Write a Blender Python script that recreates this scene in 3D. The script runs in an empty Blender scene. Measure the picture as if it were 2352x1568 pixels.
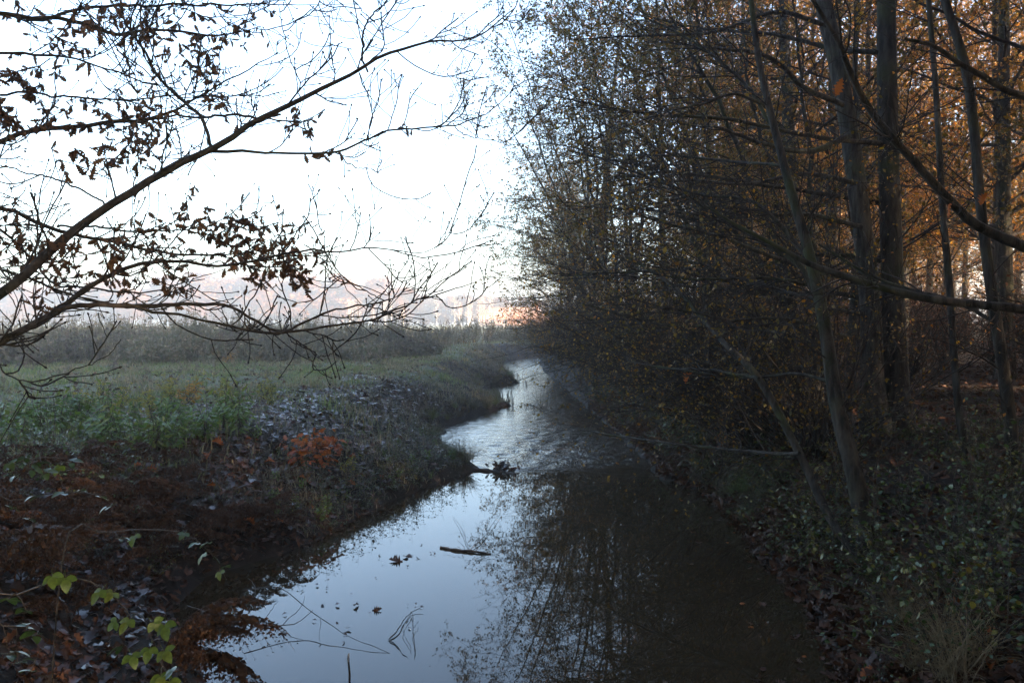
import bpy, math, random
import numpy as np
from mathutils import Vector, Matrix

# ------------------------------------------------------------------ scene, camera, light
scene = bpy.context.scene
COL = scene.collection
R = math.radians
CAM_H = 2.4
PITCH = math.atan(19 / 826.0)
cam_d = bpy.data.cameras.new('camera')
cam = bpy.data.objects.new('camera', cam_d); COL.objects.link(cam)
cam_d.sensor_width = 36.0; cam_d.lens = 36.0 * 826 / 1024
cam_d.clip_start = 0.05; cam_d.clip_end = 6000
cam.location = (0, 0, CAM_H); cam.rotation_euler = (R(90) - PITCH, 0, 0)
scene.camera = cam

SUN_EL, SUN_AZ = R(17), R(122)          # azimuth measured clockwise from +Y (view direction)
world = bpy.data.worlds.new('World'); scene.world = world; world.use_nodes = True
wn = world.node_tree.nodes; wl = world.node_tree.links
for n in list(wn): wn.remove(n)
sky = wn.new('ShaderNodeTexSky'); sky.sky_type = 'NISHITA'; sky.sun_disc = False
sky.sun_elevation = SUN_EL; sky.sun_rotation = SUN_AZ
sky.air_density = 0.9; sky.dust_density = 3.0; sky.ozone_density = 0.8
bg = wn.new('ShaderNodeBackground'); bg.inputs['Strength'].default_value = 0.12
wo = wn.new('ShaderNodeOutputWorld')
wl.new(sky.outputs[0], bg.inputs['Color']); wl.new(bg.outputs[0], wo.inputs['Surface'])

sun_d = bpy.data.lights.new('sun', 'SUN'); sun = bpy.data.objects.new('sun', sun_d); COL.objects.link(sun)
sun_d.energy = 5.0; sun_d.angle = R(0.5); sun_d.color = (1.0, 0.74, 0.5)
sd = Vector((math.sin(SUN_AZ) * math.cos(SUN_EL), math.cos(SUN_AZ) * math.cos(SUN_EL), math.sin(SUN_EL)))
sun.rotation_euler = (-sd).to_track_quat('-Z', 'Y').to_euler()
sun.location = (60, -30, 40)

scene.view_settings.view_transform = 'Standard'; scene.view_settings.look = 'None'
scene.view_settings.exposure = 3.05; scene.view_settings.gamma = 1.0
scene.view_settings.use_curve_mapping = False
scene.render.engine = 'CYCLES'
cy = scene.cycles
cy.max_bounces = 6; cy.diffuse_bounces = 3; cy.glossy_bounces = 3; cy.transmission_bounces = 3
cy.volume_bounces = 1; cy.transparent_max_bounces = 4
cy.use_denoising = True
cy.caustics_reflective = False; cy.caustics_refractive = False
cy.sample_clamp_indirect = 6.0
HAZE_DENSITY = 0.0016

# ------------------------------------------------------------------ pixel helpers (photo shown at 2352 x 1568)
K = 1024 / 2352.0
SP, CP = math.sin(PITCH), math.cos(PITCH)
def W(u, v, Y):
    """world point on the ray of photo pixel (u, v) at depth Y along the view axis"""
    a = (u * K - 512) / 826.0; b = (341 - v * K) / 826.0
    d = np.array([a, CP + b * SP, -SP + b * CP])
    return np.array([0, 0, CAM_H]) + d * (Y / d[1])
def proj(P):
    P = np.asarray(P, float) - np.array([0, 0, CAM_H])
    f = P[..., 1] * CP - P[..., 2] * SP; up = P[..., 1] * SP + P[..., 2] * CP
    return np.stack([(512 + 826 * P[..., 0] / f) / K, (341 - 826 * up / f) / K], -1)

# ------------------------------------------------------------------ object helpers
def tag(o, label=None, cat=None, group=None, kind=None):
    if label: o['label'] = label
    if cat: o['category'] = cat
    if group: o['group'] = group
    if kind: o['kind'] = kind
    return o
def mesh_np(name, V, Fs, mat=None, smooth=False):
    me = bpy.data.meshes.new(name)
    V = np.ascontiguousarray(V, dtype=np.float32)
    me.vertices.add(len(V)); me.vertices.foreach_set('co', V.ravel())
    Fs = [np.asarray(f, dtype=np.int32) for f in Fs if len(f)]
    nl = sum(f.size for f in Fs); npoly = sum(len(f) for f in Fs)
    me.loops.add(nl); me.polygons.add(npoly)
    me.loops.foreach_set('vertex_index', np.concatenate([f.ravel() for f in Fs]))
    st = []; o = 0
    for f in Fs:
        st.append(o + np.arange(len(f), dtype=np.int32) * f.shape[1]); o += f.size
    me.polygons.foreach_set('loop_start', np.concatenate(st).astype(np.int32))
    if smooth: me.polygons.foreach_set('use_smooth', np.ones(npoly, dtype=bool))
    me.update(calc_edges=True)
    if mat: me.materials.append(mat)
    return me
def add(name, me, parent=None, loc=None, rot=None, scale=None):
    o = bpy.data.objects.new(name, me); COL.objects.link(o)
    if parent is not None: o.parent = parent
    if loc is not None: o.location = [float(c) for c in loc]
    if rot is not None: o.rotation_euler = rot
    if scale is not None: o.scale = scale if hasattr(scale, '__len__') else (scale,) * 3
    return o
def empty(name, loc=(0, 0, 0), rz=0.0, s=1.0):
    o = bpy.data.objects.new(name, None); COL.objects.link(o)
    o.location = [float(c) for c in loc]; o.rotation_euler = (0, 0, rz); o.scale = (s, s, s) if not hasattr(s, '__len__') else s
    o.empty_display_size = 0.2
    return o

# geometry accumulators
class Acc:
    def __init__(s): s.V = []; s.F = {}; s.n = 0
    def put(s, V, *Fs):
        V = np.asarray(V, float).reshape(-1, 3)
        for F in Fs:
            F = np.asarray(F)
            if F.size: s.F.setdefault(F.shape[-1], []).append(F.reshape(-1, F.shape[-1]) + s.n)
        s.V.append(V); s.n += len(V)
    def mesh(s, name, mat, smooth=False):
        return mesh_np(name, np.concatenate(s.V), [np.concatenate(f) for f in s.F.values()], mat, smooth)

def nrm(v): return v / np.maximum(np.linalg.norm(v, axis=-1, keepdims=True), 1e-9)
def tubes(acc, P, Rad, sides=4, cap=False):
    """P (B,n,3), Rad (B,n)"""
    P = np.asarray(P, float); B, n, _ = P.shape
    if B == 0: return
    T = np.empty_like(P); T[:, 1:-1] = P[:, 2:] - P[:, :-2]; T[:, 0] = P[:, 1] - P[:, 0]; T[:, -1] = P[:, -1] - P[:, -2]
    T = nrm(T)
    m = nrm(T.mean(1)); ref = np.where(np.abs(m[:, 2:3]) > 0.8, np.array([[1., 0, 0]]), np.array([[0, 0, 1.]]))[:, None, :]
    S = nrm(np.cross(T, ref)); U = np.cross(S, T)
    a = np.arange(sides) * 2 * math.pi / sides
    ring = P[:, :, None, :] + Rad[:, :, None, None] * (np.cos(a)[None, None, :, None] * S[:, :, None, :] + np.sin(a)[None, None, :, None] * U[:, :, None, :])
    idx = np.arange(B * n * sides).reshape(B, n, sides)
    nx = np.roll(idx, -1, axis=2)
    F = np.stack([idx[:, :-1], nx[:, :-1], nx[:, 1:], idx[:, 1:]], -1).reshape(-1, 4)
    acc.put(ring.reshape(-1, 3), F)
def resample(pts, n):
    pts = np.asarray(pts, float)
    if len(pts) > 2:   # Catmull-Rom
        q = np.vstack([2 * pts[0] - pts[1], pts, 2 * pts[-1] - pts[-2]]); out = []
        for i in range(1, len(q) - 2):
            t = np.linspace(0, 1, 12, endpoint=False)[:, None]
            a, b, c, d = q[i - 1], q[i], q[i + 1], q[i + 2]
            out.append(0.5 * (2 * b + (c - a) * t + (2 * a - 5 * b + 4 * c - d) * t ** 2 + (3 * b - a - 3 * c + d) * t ** 3))
        out.append(q[-2][None]); pts = np.vstack(out)
    s = np.r_[0, np.cumsum(np.linalg.norm(np.diff(pts[:, :3], axis=0), axis=1))]
    t = np.linspace(0, s[-1], n)
    return np.stack([np.interp(t, s, pts[:, k]) for k in range(pts.shape[1])], 1)
def grow(rng, P, Rd, pi, t, length, n, ang=(35, 70), wob=0.12, trop=(0, 0, 0.05), ratio=0.6, tip=0.25, flat=0.0):
    """children on parents: pi parent index, t position 0..1, length (M,)"""
    B, N, _ = P.shape
    f = np.clip(t, 0, 0.999) * (N - 1); i = f.astype(int); w = (f - i)[:, None]
    p0 = P[pi, i] * (1 - w) + P[pi, i + 1] * w
    T = nrm(P[pi, i + 1] - P[pi, i]); r0 = Rd[pi, i] * ratio
    q = rng.normal(size=p0.shape); q[:, 2] *= (1 - flat)
    q = nrm(q - (q * T).sum(1, keepdims=True) * T)
    a = np.radians(rng.uniform(ang[0], ang[1], len(t)))[:, None]
    d = nrm(np.cos(a) * T + np.sin(a) * q)
    pts = [p0]; seg = (length / (n - 1))[:, None]; trop = np.asarray(trop)
    for k in range(n - 1):
        pts.append(pts[-1] + d * seg)
        d = nrm(d + rng.normal(size=d.shape) * wob + trop)
    pts = np.stack(pts, 1)
    rad = r0[:, None] * np.linspace(1, tip, n)[None, :]
    return pts, rad
def pick(rng, B, per, t0=0.2, t1=1.0):
    pi = np.repeat(np.arange(B), per); return pi, rng.uniform(t0, t1, len(pi))

def leaf_shape(stations, width, fold=0.25, droop=0.25, thick=0):
    """local leaf along +Y, length 1, from stations (y) and half widths"""
    st = np.asarray(stations, float); w = np.asarray(width, float); n = len(st)
    z = -droop * st ** 2
    mid = np.stack([np.zeros(n), st, z], 1)
    lf = np.stack([-w, st, z + fold * w], 1); rt = np.stack([w, st, z + fold * w], 1)
    V = np.vstack([mid, lf, rt]); i = np.arange(n - 1)
    F = np.vstack([np.stack([i, i + 1, n + i + 1, n + i], 1), np.stack([i + 1, i, 2 * n + i, 2 * n + i + 1], 1)])
    return V, F
OVATE = leaf_shape([0, .12, .35, .62, .85, 1], [.02, .24, .36, .31, .16, .0], .2, .2)
SMALL = (np.array([[0, 0, 0], [.32, .5, .06], [0, 1, -.1], [-.32, .5, .06]]), np.array([[0, 1, 2, 3]]))
LANCE = leaf_shape([0, .3, .7, 1], [.02, .14, .1, 0], .25, .35)
OAK = leaf_shape([0, .08, .16, .24, .32, .41, .49, .58, .66, .75, .83, .9, 1], [.015, .03, .15, .07, .25, .12, .33, .15, .33, .13, .22, .1, .0], .3, .3)
OAKLO = leaf_shape([0, .2, .33, .5, .65, .8, 1], [.02, .2, .1, .34, .16, .25, 0], .3, .25)
def leaves(acc, rng, pos, size, shape=SMALL, hang=0.0, flat=0.0, dirs=None, curl=0.0):
    """scatter leaves: hang 0..1 pulls the tip down, flat 0..1 turns the face up"""
    pos = np.asarray(pos, float); M = len(pos)
    if M == 0: return
    V, F = shape
    Y = rng.normal(size=(M, 3)) if dirs is None else dirs + rng.normal(size=(M, 3)) * 0.45
    Y[:, 2] *= (1 - flat); Y[:, 2] -= hang * 1.6
    Y = nrm(Y)
    Z = rng.normal(size=(M, 3)) * (1 - flat * .75); Z[:, 2] += flat * 1.2 + 0.3
    X = nrm(np.cross(Y, Z)); Z = np.cross(X, Y)
    s = np.broadcast_to(np.asarray(size, float), (M,))[:, None, None]
    L = V[None] * np.ones((M, 1, 1))
    if curl:
        c = rng.uniform(-curl, curl, (M, 1)); L[:, :, 2] += c * (L[:, :, 0] ** 2) * 4 + rng.uniform(-curl, curl, (M, 1)) * L[:, :, 1] ** 2
    P = pos[:, None, :] + s * (L[..., 0:1] * X[:, None] + L[..., 1:2] * Y[:, None] + L[..., 2:3] * Z[:, None])
    nv = len(V)
    acc.put(P.reshape(-1, 3), (F[None] + (np.arange(M) * nv)[:, None, None]).reshape(-1, F.shape[1]))

# ------------------------------------------------------------------ value noise for terrain
def vnoise(x, y, seed=0):
    xi = np.floor(x).astype(np.int64); yi = np.floor(y).astype(np.int64); xf = x - xi; yf = y - yi
    def h(a, b):
        n = (a * 374761393 + b * 668265263 + seed * 974711) & 0x7fffffff
        n = ((n ^ (n >> 13)) * 1274126177) & 0x7fffffff
        return ((n ^ (n >> 16)) & 0xffff) / 65535.0
    u = xf * xf * (3 - 2 * xf); v = yf * yf * (3 - 2 * yf)
    return (h(xi, yi) * (1 - u) + h(xi + 1, yi) * u) * (1 - v) + (h(xi, yi + 1) * (1 - u) + h(xi + 1, yi + 1) * u) * v
def fbm(x, y, seed=0, o=3):
    s = 0; a = .5
    for k in range(o): s = s + a * (vnoise(x * 2 ** k, y * 2 ** k, seed + k) - .5); a *= .5
    return s * 2

# stream edges read off the photograph's waterline
LE = np.array([(-30, -1.5), (2.2, -1.2), (4, -1.7), (5.5, -2.1), (6.2, -2.55), (6.9, -2.9), (7.7, -3.0), (8.1, -2.7), (8.9, -2.2), (9.9, -1.96), (11.1, -1.6),
               (12.3, -1.14), (13.4, -0.62), (13.9, -0.72), (15, -1.3), (16.8, -1.5), (19.3, -1.7), (22.1, -.95), (24.3, -.12), (24.9, -.2), (27.5, -1.0), (31.4, -1.1),
               (33.6, .25), (34.4, .1), (41, -.56), (53, -.6), (58, 1.0), (64, 5.0), (72, 12), (90, 40), (1000, 300)])
RE = np.array([(-30, 2.2), (4, 2.1), (5.5, 2.24), (6.4, 2.44), (7.1, 2.52), (8.6, 2.6), (10.1, 2.72), (11.7, 2.76), (12.6, 2.35), (14, 2.5), (17.5, 2.5), (23.3, 2.3),
               (32.5, 2.1), (41, 1.75), (51, 1.7), (54, 3.0), (58, 6.5), (66, 14), (85, 45), (1000, 320)])
LT = np.array([(-30, -2.6), (3, -2.3), (5, -3.6), (8, -4.6), (12, -3.3), (17, -3.1), (22, -2.9), (30, -2.5), (40, -2.0), (53, -1.9), (60, 0), (72, 10), (1000, 298)])
def xl(y): return np.interp(y, LE[:, 0], LE[:, 1])
def xr(y): return np.interp(y, RE[:, 0], RE[:, 1])
def xt(y): return np.interp(y, LT[:, 0], LT[:, 1])
def sst(t): t = np.clip(t, 0, 1); return t * t * (3 - 2 * t)
def ground_z(x, y):
    x = np.asarray(x, float); y = np.asarray(y, float)
    far = np.clip((y - 90) / 60, 0, 1)
    e = 0.16 * fbm(x * 1.3, y * 1.3, 5) * np.clip(1.2 - far, 0, 1)
    L = xl(y) + e; Rr = xr(y) + e; T = np.minimum(xt(y), L - 0.7)
    zl = 0.97 * np.clip((L - x) / (L - T), 0, 1.0) ** 0.8
    zr = 0.85 * np.clip((x - Rr) / 1.7, 0, 1) ** 0.75 + 0.25 * np.clip((x - Rr - 1.7) / 8, 0, 1)
    inside = (x > L) & (x < Rr)
    zin = -0.55 * sst(np.minimum(x - L, Rr - x) / 0.5)
    z = np.where(inside, zin, np.where(x <= L, zl, zr))
    lump = 0.10 * fbm(x * .9, y * .9, 11) + 0.05 * fbm(x * 4, y * 4, 13, 2)
    z = z + np.where(inside, 0, lump * np.clip(np.maximum(zl, zr) * 1.6, 0, 1) * np.clip((150 - np.abs(y)) / 60, 0, 1))
    dam = sst((3.6 - y) / 1.5) * 0.85               # bank the photographer stands on
    z = np.maximum(z, np.where(y < 3.6, dam - 0.02, -9))
    return z

# ------------------------------------------------------------------ materials
def newmat(name):
    m = bpy.data.materials.new(name); m.use_nodes = True; nt = m.node_tree
    for n in list(nt.nodes): nt.nodes.remove(n)
    out = nt.nodes.new('ShaderNodeOutputMaterial'); return m, nt, out
def ramp(nt, fac, stops):
    r = nt.nodes.new('ShaderNodeValToRGB'); e = r.color_ramp.elements
    while len(e) > 1: e.remove(e[-1])
    e[0].position = stops[0][0]; e[0].color = (*stops[0][1], 1)
    for p, c in stops[1:]:
        k = e.new(p); k.color = (*c, 1)
    nt.links.new(fac, r.inputs[0]); return r.outputs[0]
def leafmat(name, cols, trans=0.35, rough=0.5, spec=0.4, patch=None, pscale=.35, nsc=40):
    m, nt, out = newmat(name)
    g = nt.nodes.new('ShaderNodeNewGeometry'); oi = nt.nodes.new('ShaderNodeObjectInfo')
    ad = nt.nodes.new('ShaderNodeMath'); ad.operation = 'MULTIPLY_ADD'; ad.inputs[1].default_value = .35
    nt.links.new(oi.outputs['Random'], ad.inputs[0])
    mu = nt.nodes.new('ShaderNodeMath'); mu.operation = 'MULTIPLY'; mu.inputs[1].default_value = .65
    nt.links.new(g.outputs['Random Per Island'], mu.inputs[0]); nt.links.new(mu.outputs[0], ad.inputs[2])
    n = len(cols); c = ramp(nt, ad.outputs[0], [(i / max(n - 1, 1), cc) for i, cc in enumerate(cols)])
    if patch:
        pn = nt.nodes.new('ShaderNodeTexNoise'); pn.inputs['Scale'].default_value = pscale; pn.inputs['Detail'].default_value = 4
        nt.links.new(g.outputs['Position'], pn.inputs['Vector'])
        pm = nt.nodes.new('ShaderNodeMix'); pm.data_type = 'RGBA'; nt.links.new(ramp(nt, pn.outputs[0], [(.42, (0, 0, 0)), (.56, (1, 1, 1))]), pm.inputs[0])
        nt.links.new(c, pm.inputs[6]); nt.links.new(ramp(nt, g.outputs['Random Per Island'], [(i / max(len(patch) - 1, 1), cc) for i, cc in enumerate(patch)]), pm.inputs[7]); c = pm.outputs[2]
    tx = nt.nodes.new('ShaderNodeTexNoise'); tx.inputs['Scale'].default_value = nsc; tx.inputs['Detail'].default_value = 4
    tc = nt.nodes.new('ShaderNodeTexCoord'); nt.links.new(tc.outputs['Object'], tx.inputs['Vector'])
    mx = nt.nodes.new('ShaderNodeMix'); mx.data_type = 'RGBA'; mx.blend_type = 'MULTIPLY'; mx.inputs[0].default_value = .8
    nt.links.new(c, mx.inputs[6]); nt.links.new(ramp(nt, tx.outputs[0], [(.3, (.55, .5, .45)), (.65, (1.1, 1.1, 1.1))]), mx.inputs[7])
    p = nt.nodes.new('ShaderNodeBsdfPrincipled'); p.inputs['Roughness'].default_value = rough; p.inputs['Specular IOR Level'].default_value = spec
    t = nt.nodes.new('ShaderNodeBsdfTranslucent'); ms = nt.nodes.new('ShaderNodeMixShader'); ms.inputs[0].default_value = trans
    nt.links.new(mx.outputs[2], p.inputs['Base Color']); nt.links.new(mx.outputs[2], t.inputs['Color'])
    nt.links.new(p.outputs[0], ms.inputs[1]); nt.links.new(t.outputs[0], ms.inputs[2]); nt.links.new(ms.outputs[0], out.inputs[0])
    return m
def barkmat(name, c0, c1, scale=9, moss=None, bump=.5, stretch=.22, rough=.85):
    m, nt, out = newmat(name)
    tc = nt.nodes.new('ShaderNodeTexCoord'); mp = nt.nodes.new('ShaderNodeMapping'); mp.inputs['Scale'].default_value = (1, 1, stretch)
    nt.links.new(tc.outputs['Object'], mp.inputs[0])
    n = nt.nodes.new('ShaderNodeTexNoise'); n.inputs['Scale'].default_value = scale; n.inputs['Detail'].default_value = 6; n.inputs['Roughness'].default_value = .65
    nt.links.new(mp.outputs[0], n.inputs['Vector'])
    c = ramp(nt, n.outputs[0], [(.40, c0), (.5, tuple((a_ + b_) / 2 for a_, b_ in zip(c0, c1))), (.62, c1)])
    if moss:
        n2 = nt.nodes.new('ShaderNodeTexNoise'); n2.inputs['Scale'].default_value = 1.6; n2.inputs['Detail'].default_value = 4
        nt.links.new(tc.outputs['Object'], n2.inputs['Vector'])
        mx = nt.nodes.new('ShaderNodeMix'); mx.data_type = 'RGBA'
        nt.links.new(ramp(nt, n2.outputs[0], [(.5, (0, 0, 0)), (.68, (.85, .85, .85))]), mx.inputs[0])
        nt.links.new(c, mx.inputs[6]); mx.inputs[7].default_value = (*moss, 1); c = mx.outputs[2]
    p = nt.nodes.new('ShaderNodeBsdfPrincipled'); p.inputs['Roughness'].default_value = rough; p.inputs['Specular IOR Level'].default_value = .25
    b = nt.nodes.new('ShaderNodeBump'); b.inputs['Strength'].default_value = bump; b.inputs['Distance'].default_value = .03
    nt.links.new(n.outputs[0], b.inputs['Height']); nt.links.new(b.outputs[0], p.inputs['Normal'])
    nt.links.new(c, p.inputs['Base Color']); nt.links.new(p.outputs[0], out.inputs[0])
    return m
M_BARK = barkmat('bark_dark', (.007, .006, .005), (.045, .038, .030), 14, (.032, .038, .012), 1.0, .18)
M_BARKG = barkmat('bark_grey', (.010, .009, .008), (.06, .054, .046), 16, (.034, .04, .014), 1.0, .18)
M_TWIG = barkmat('bark_twig', (.010, .008, .007), (.034, .027, .022), 20, None, .2, 1)
M_OAKBR = barkmat('bark_oak_branch', (.014, .011, .009), (.045, .036, .029), 24, (.03, .03, .014), .5, 1)
M_BIRCH = barkmat('bark_birch', (.35, .3, .25), (.7, .66, .6), 6, None, .2, 1)
M_STICK = barkmat('wet_wood', (.015, .011, .008), (.06, .045, .032), 16, None, .4, 1, .45)
M_OLIVE = leafmat('leaf_olive', [(.06, .055, .010), (.11, .085, .014), (.17, .115, .018), (.16, .075, .014), (.26, .17, .022), (.13, .06, .014)], .5)
M_ORANGE = leafmat('leaf_orange', [(.14, .05, .010), (.30, .11, .012), (.44, .20, .016), (.42, .26, .02), (.16, .065, .012)], .5)
M_RUST = leafmat('leaf_rust', [(.05, .02, .01), (.09, .036, .015), (.13, .055, .02), (.045, .022, .013)], .3)
M_OAKDEAD = leafmat('leaf_oak_dead', [(.07, .035, .018), (.11, .055, .026), (.15, .075, .034), (.075, .04, .022)], .5, .6, .3)
M_LITTER = leafmat('leaf_litter', [(.018, .010, .008), (.03, .015, .010), (.05, .019, .010), (.028, .017, .012), (.065, .028, .012)], .08, .28, .5)
M_LITTER2 = leafmat('leaf_litter_matte', [(.03, .016, .010), (.055, .026, .014), (.085, .034, .014), (.045, .026, .016), (.10, .045, .016)], .12, .6, .25)
M_REDLEAF = leafmat('leaf_red', [(.26, .05, .014), (.36, .11, .018), (.24, .06, .018)], .4, .45)
M_GREEN = leafmat('leaf_green', [(.02, .045, .012), (.032, .065, .016), (.05, .085, .02), (.085, .10, .02)], .25, .32, .5)
M_YELLOW = leafmat('leaf_yellow', [(.07, .115, .016), (.10, .15, .018), (.16, .16, .018)], .45, .4, nsc=3.2)
M_IVY = leafmat('leaf_dark_glossy', [(.015, .03, .009), (.024, .045, .012), (.045, .065, .015), (.14, .125, .018), (.07, .034, .012)], .2, .35, .4)
M_FERN = leafmat('fern_dead', [(.05, .025, .012), (.085, .038, .016), (.036, .02, .011), (.06, .028, .013)], .3, .6, .2)
M_GRASS = leafmat('grass', [(.095, .16, .055), (.13, .19, .06), (.21, .235, .08), (.13, .185, .08), (.29, .26, .14)], .4, .5, .4, [(.2, .165, .10), (.29, .235, .14), (.16, .15, .085), (.13, .17, .065)], .7)
M_DRY = leafmat('grass_dry', [(.2, .155, .09), (.28, .22, .13), (.14, .11, .065)], .3, .6, .2)
M_WEED = leafmat('weeds', [(.14, .135, .085), (.19, .165, .115), (.14, .155, .085), (.25, .21, .145), (.15, .125, .09)], .4, .65, .3, [(.10, .085, .07), (.16, .13, .10), (.14, .145, .08)])
M_FARA = leafmat('far_foliage_orange', [(.09, .040, .016), (.15, .062, .022), (.18, .08, .03), (.12, .055, .026)], .3, .7, .1)
M_FARB = leafmat('far_foliage_brown', [(.06, .038, .024), (.09, .052, .03), (.11, .064, .035)], .3, .7, .1)
M_FARG = leafmat('far_hedge', [(.035, .045, .025), (.05, .055, .03)], .2, .7, .1)

def simple(name, col, rough=.8, nscale=3.0, var=.35, bump=.2):
    m, nt, out = newmat(name)
    tc = nt.nodes.new('ShaderNodeTexCoord'); n = nt.nodes.new('ShaderNodeTexNoise'); n.inputs['Scale'].default_value = nscale; n.inputs['Detail'].default_value = 5
    nt.links.new(tc.outputs['Object'], n.inputs['Vector'])
    c = ramp(nt, n.outputs[0], [(.3, tuple(x * (1 - var) for x in col)), (.7, tuple(min(1, x * (1 + var)) for x in col))])
    p = nt.nodes.new('ShaderNodeBsdfPrincipled'); p.inputs['Roughness'].default_value = rough
    b = nt.nodes.new('ShaderNodeBump'); b.inputs['Strength'].default_value = bump
    nt.links.new(n.outputs[0], b.inputs['Height']); nt.links.new(b.outputs[0], p.inputs['Normal'])
    nt.links.new(c, p.inputs['Base Color']); nt.links.new(p.outputs[0], out.inputs[0]); return m

# ground: earth, leaf mould and turf by where they lie (zone attribute: 0 earth/litter, 1 turf)
def ground_mat():
    m, nt, out = newmat('ground')
    at = nt.nodes.new('ShaderNodeAttribute'); at.attribute_name = 'turf'
    tc = nt.nodes.new('ShaderNodeTexCoord')
    n1 = nt.nodes.new('ShaderNodeTexNoise'); n1.inputs['Scale'].default_value = 9; n1.inputs['Detail'].default_value = 8; n1.inputs['Roughness'].default_value = .7
    n2 = nt.nodes.new('ShaderNodeTexNoise'); n2.inputs['Scale'].default_value = .7; n2.inputs['Detail'].default_value = 5
    nt.links.new(tc.outputs['Object'], n1.inputs[0]); nt.links.new(tc.outputs['Object'], n2.inputs[0])
    earth = ramp(nt, n1.outputs[0], [(.3, (.006, .005, .004)), (.5, (.013, .009, .006)), (.7, (.028, .016, .010))])
    turf = ramp(nt, n1.outputs[0], [(.3, (.03, .036, .018)), (.5, (.075, .085, .042)), (.7, (.15, .13, .08))])
    md = nt.nodes.new('ShaderNodeMath'); md.operation = 'MULTIPLY_ADD'; md.inputs[1].default_value = .5; md.inputs[2].default_value = -.25
    nt.links.new(n2.outputs[0], md.inputs[0])
    s = nt.nodes.new('ShaderNodeMath'); s.operation = 'ADD'; s.use_clamp = True; nt.links.new(at.outputs['Fac'], s.inputs[0]); nt.links.new(md.outputs[0], s.inputs[1])
    mx = nt.nodes.new('ShaderNodeMix'); mx.data_type = 'RGBA'
    nt.links.new(s.outputs[0], mx.inputs[0]); nt.links.new(earth, mx.inputs[6]); nt.links.new(turf, mx.inputs[7])
    p = nt.nodes.new('ShaderNodeBsdfPrincipled'); p.inputs['Roughness'].default_value = .8; p.inputs['Specular IOR Level'].default_value = .2
    b = nt.nodes.new('ShaderNodeBump'); b.inputs['Strength'].default_value = .8; b.inputs['Distance'].default_value = .06
    nt.links.new(n1.outputs[0], b.inputs['Height']); nt.links.new(b.outputs[0], p.inputs['Normal'])
    nt.links.new(mx.outputs[2], p.inputs['Base Color']); nt.links.new(p.outputs[0], out.inputs[0]); return m
def water_mat():
    m, nt, out = newmat('water')
    at = nt.nodes.new('ShaderNodeAttribute'); at.attribute_name = 'riffle'
    tc = nt.nodes.new('ShaderNodeTexCoord'); mp = nt.nodes.new('ShaderNodeMapping'); mp.inputs['Scale'].default_value = (1, .75, 1)
    nt.links.new(tc.outputs['Object'], mp.inputs[0])
    n1 = nt.nodes.new('ShaderNodeTexNoise'); n1.inputs['Scale'].default_value = 15; n1.inputs['Detail'].default_value = 5; n1.inputs['Distortion'].default_value = .8
    n2 = nt.nodes.new('ShaderNodeTexNoise'); n2.inputs['Scale'].default_value = 5; n2.inputs['Detail'].default_value = 2
    nt.links.new(mp.outputs[0], n1.inputs[0]); nt.links.new(mp.outputs[0], n2.inputs[0])
    b1 = nt.nodes.new('ShaderNodeBump'); b1.inputs['Distance'].default_value = .05
    nt.links.new(at.outputs['Fac'], b1.inputs['Strength']); nt.links.new(n1.outputs[0], b1.inputs['Height'])
    b2 = nt.nodes.new('ShaderNodeBump'); b2.inputs['Distance'].default_value = .02; b2.inputs['Strength'].default_value = .010
    nt.links.new(n2.outputs[0], b2.inputs['Height']); nt.links.new(b1.outputs[0], b2.inputs['Normal'])
    p = nt.nodes.new('ShaderNodeBsdfPrincipled'); p.inputs['Base Color'].default_value = (.024, .017, .009, 1)
    p.inputs['Roughness'].default_value = .015; p.inputs['IOR'].default_value = 1.333
    nt.links.new(b2.outputs[0], p.inputs['Normal']); nt.links.new(p.outputs[0], out.inputs[0]); return m

# ------------------------------------------------------------------ ground and water
def graded(lo, hi, fine_lo, fine_hi, step, g=1.10):
    a = list(np.arange(fine_lo, fine_hi + 1e-6, step)); s = step
    b = []; x = fine_lo
    while x > lo: s *= g; x -= s; b.append(max(x, lo))
    s = step; x = a[-1]; c = []
    while x < hi: s *= g; x += s; c.append(min(x, hi))
    return np.array(b[::-1] + a + c)
gx = graded(-900, 900, -6, 6, .085, 1.07)
gy = graded(-120, 1200, 2.5, 16, .085, 1.022)
X, Y = np.meshgrid(gx, gy, indexing='xy'); Z = ground_z(X, Y)
nyy, nxx = X.shape; idx = np.arange(nyy * nxx).reshape(nyy, nxx)
F = np.stack([idx[:-1, :-1], idx[:-1, 1:], idx[1:, 1:], idx[1:, :-1]], -1).reshape(-1, 4)
me = mesh_np('ground', np.stack([X, Y, Z], -1).reshape(-1, 3), [F], ground_mat(), True)
turf = sst((xl(Y) - X - 1.2) / 1.2) * sst((Y - 7.5) / 3.0 + (-(X + 3)) * .12)
turf = np.maximum(turf, np.where(Y > 75, 1, 0))
turf = turf * (1 - .75 * np.exp(-(((X + 3.2) / 2.2) ** 2 + ((Y - 12) / 5) ** 2)))
A = me.attributes.new('turf', 'FLOAT', 'POINT'); A.data.foreach_set('value', turf.ravel().astype(np.float32))
ground = tag(add('ground', me), kind='structure')

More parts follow.
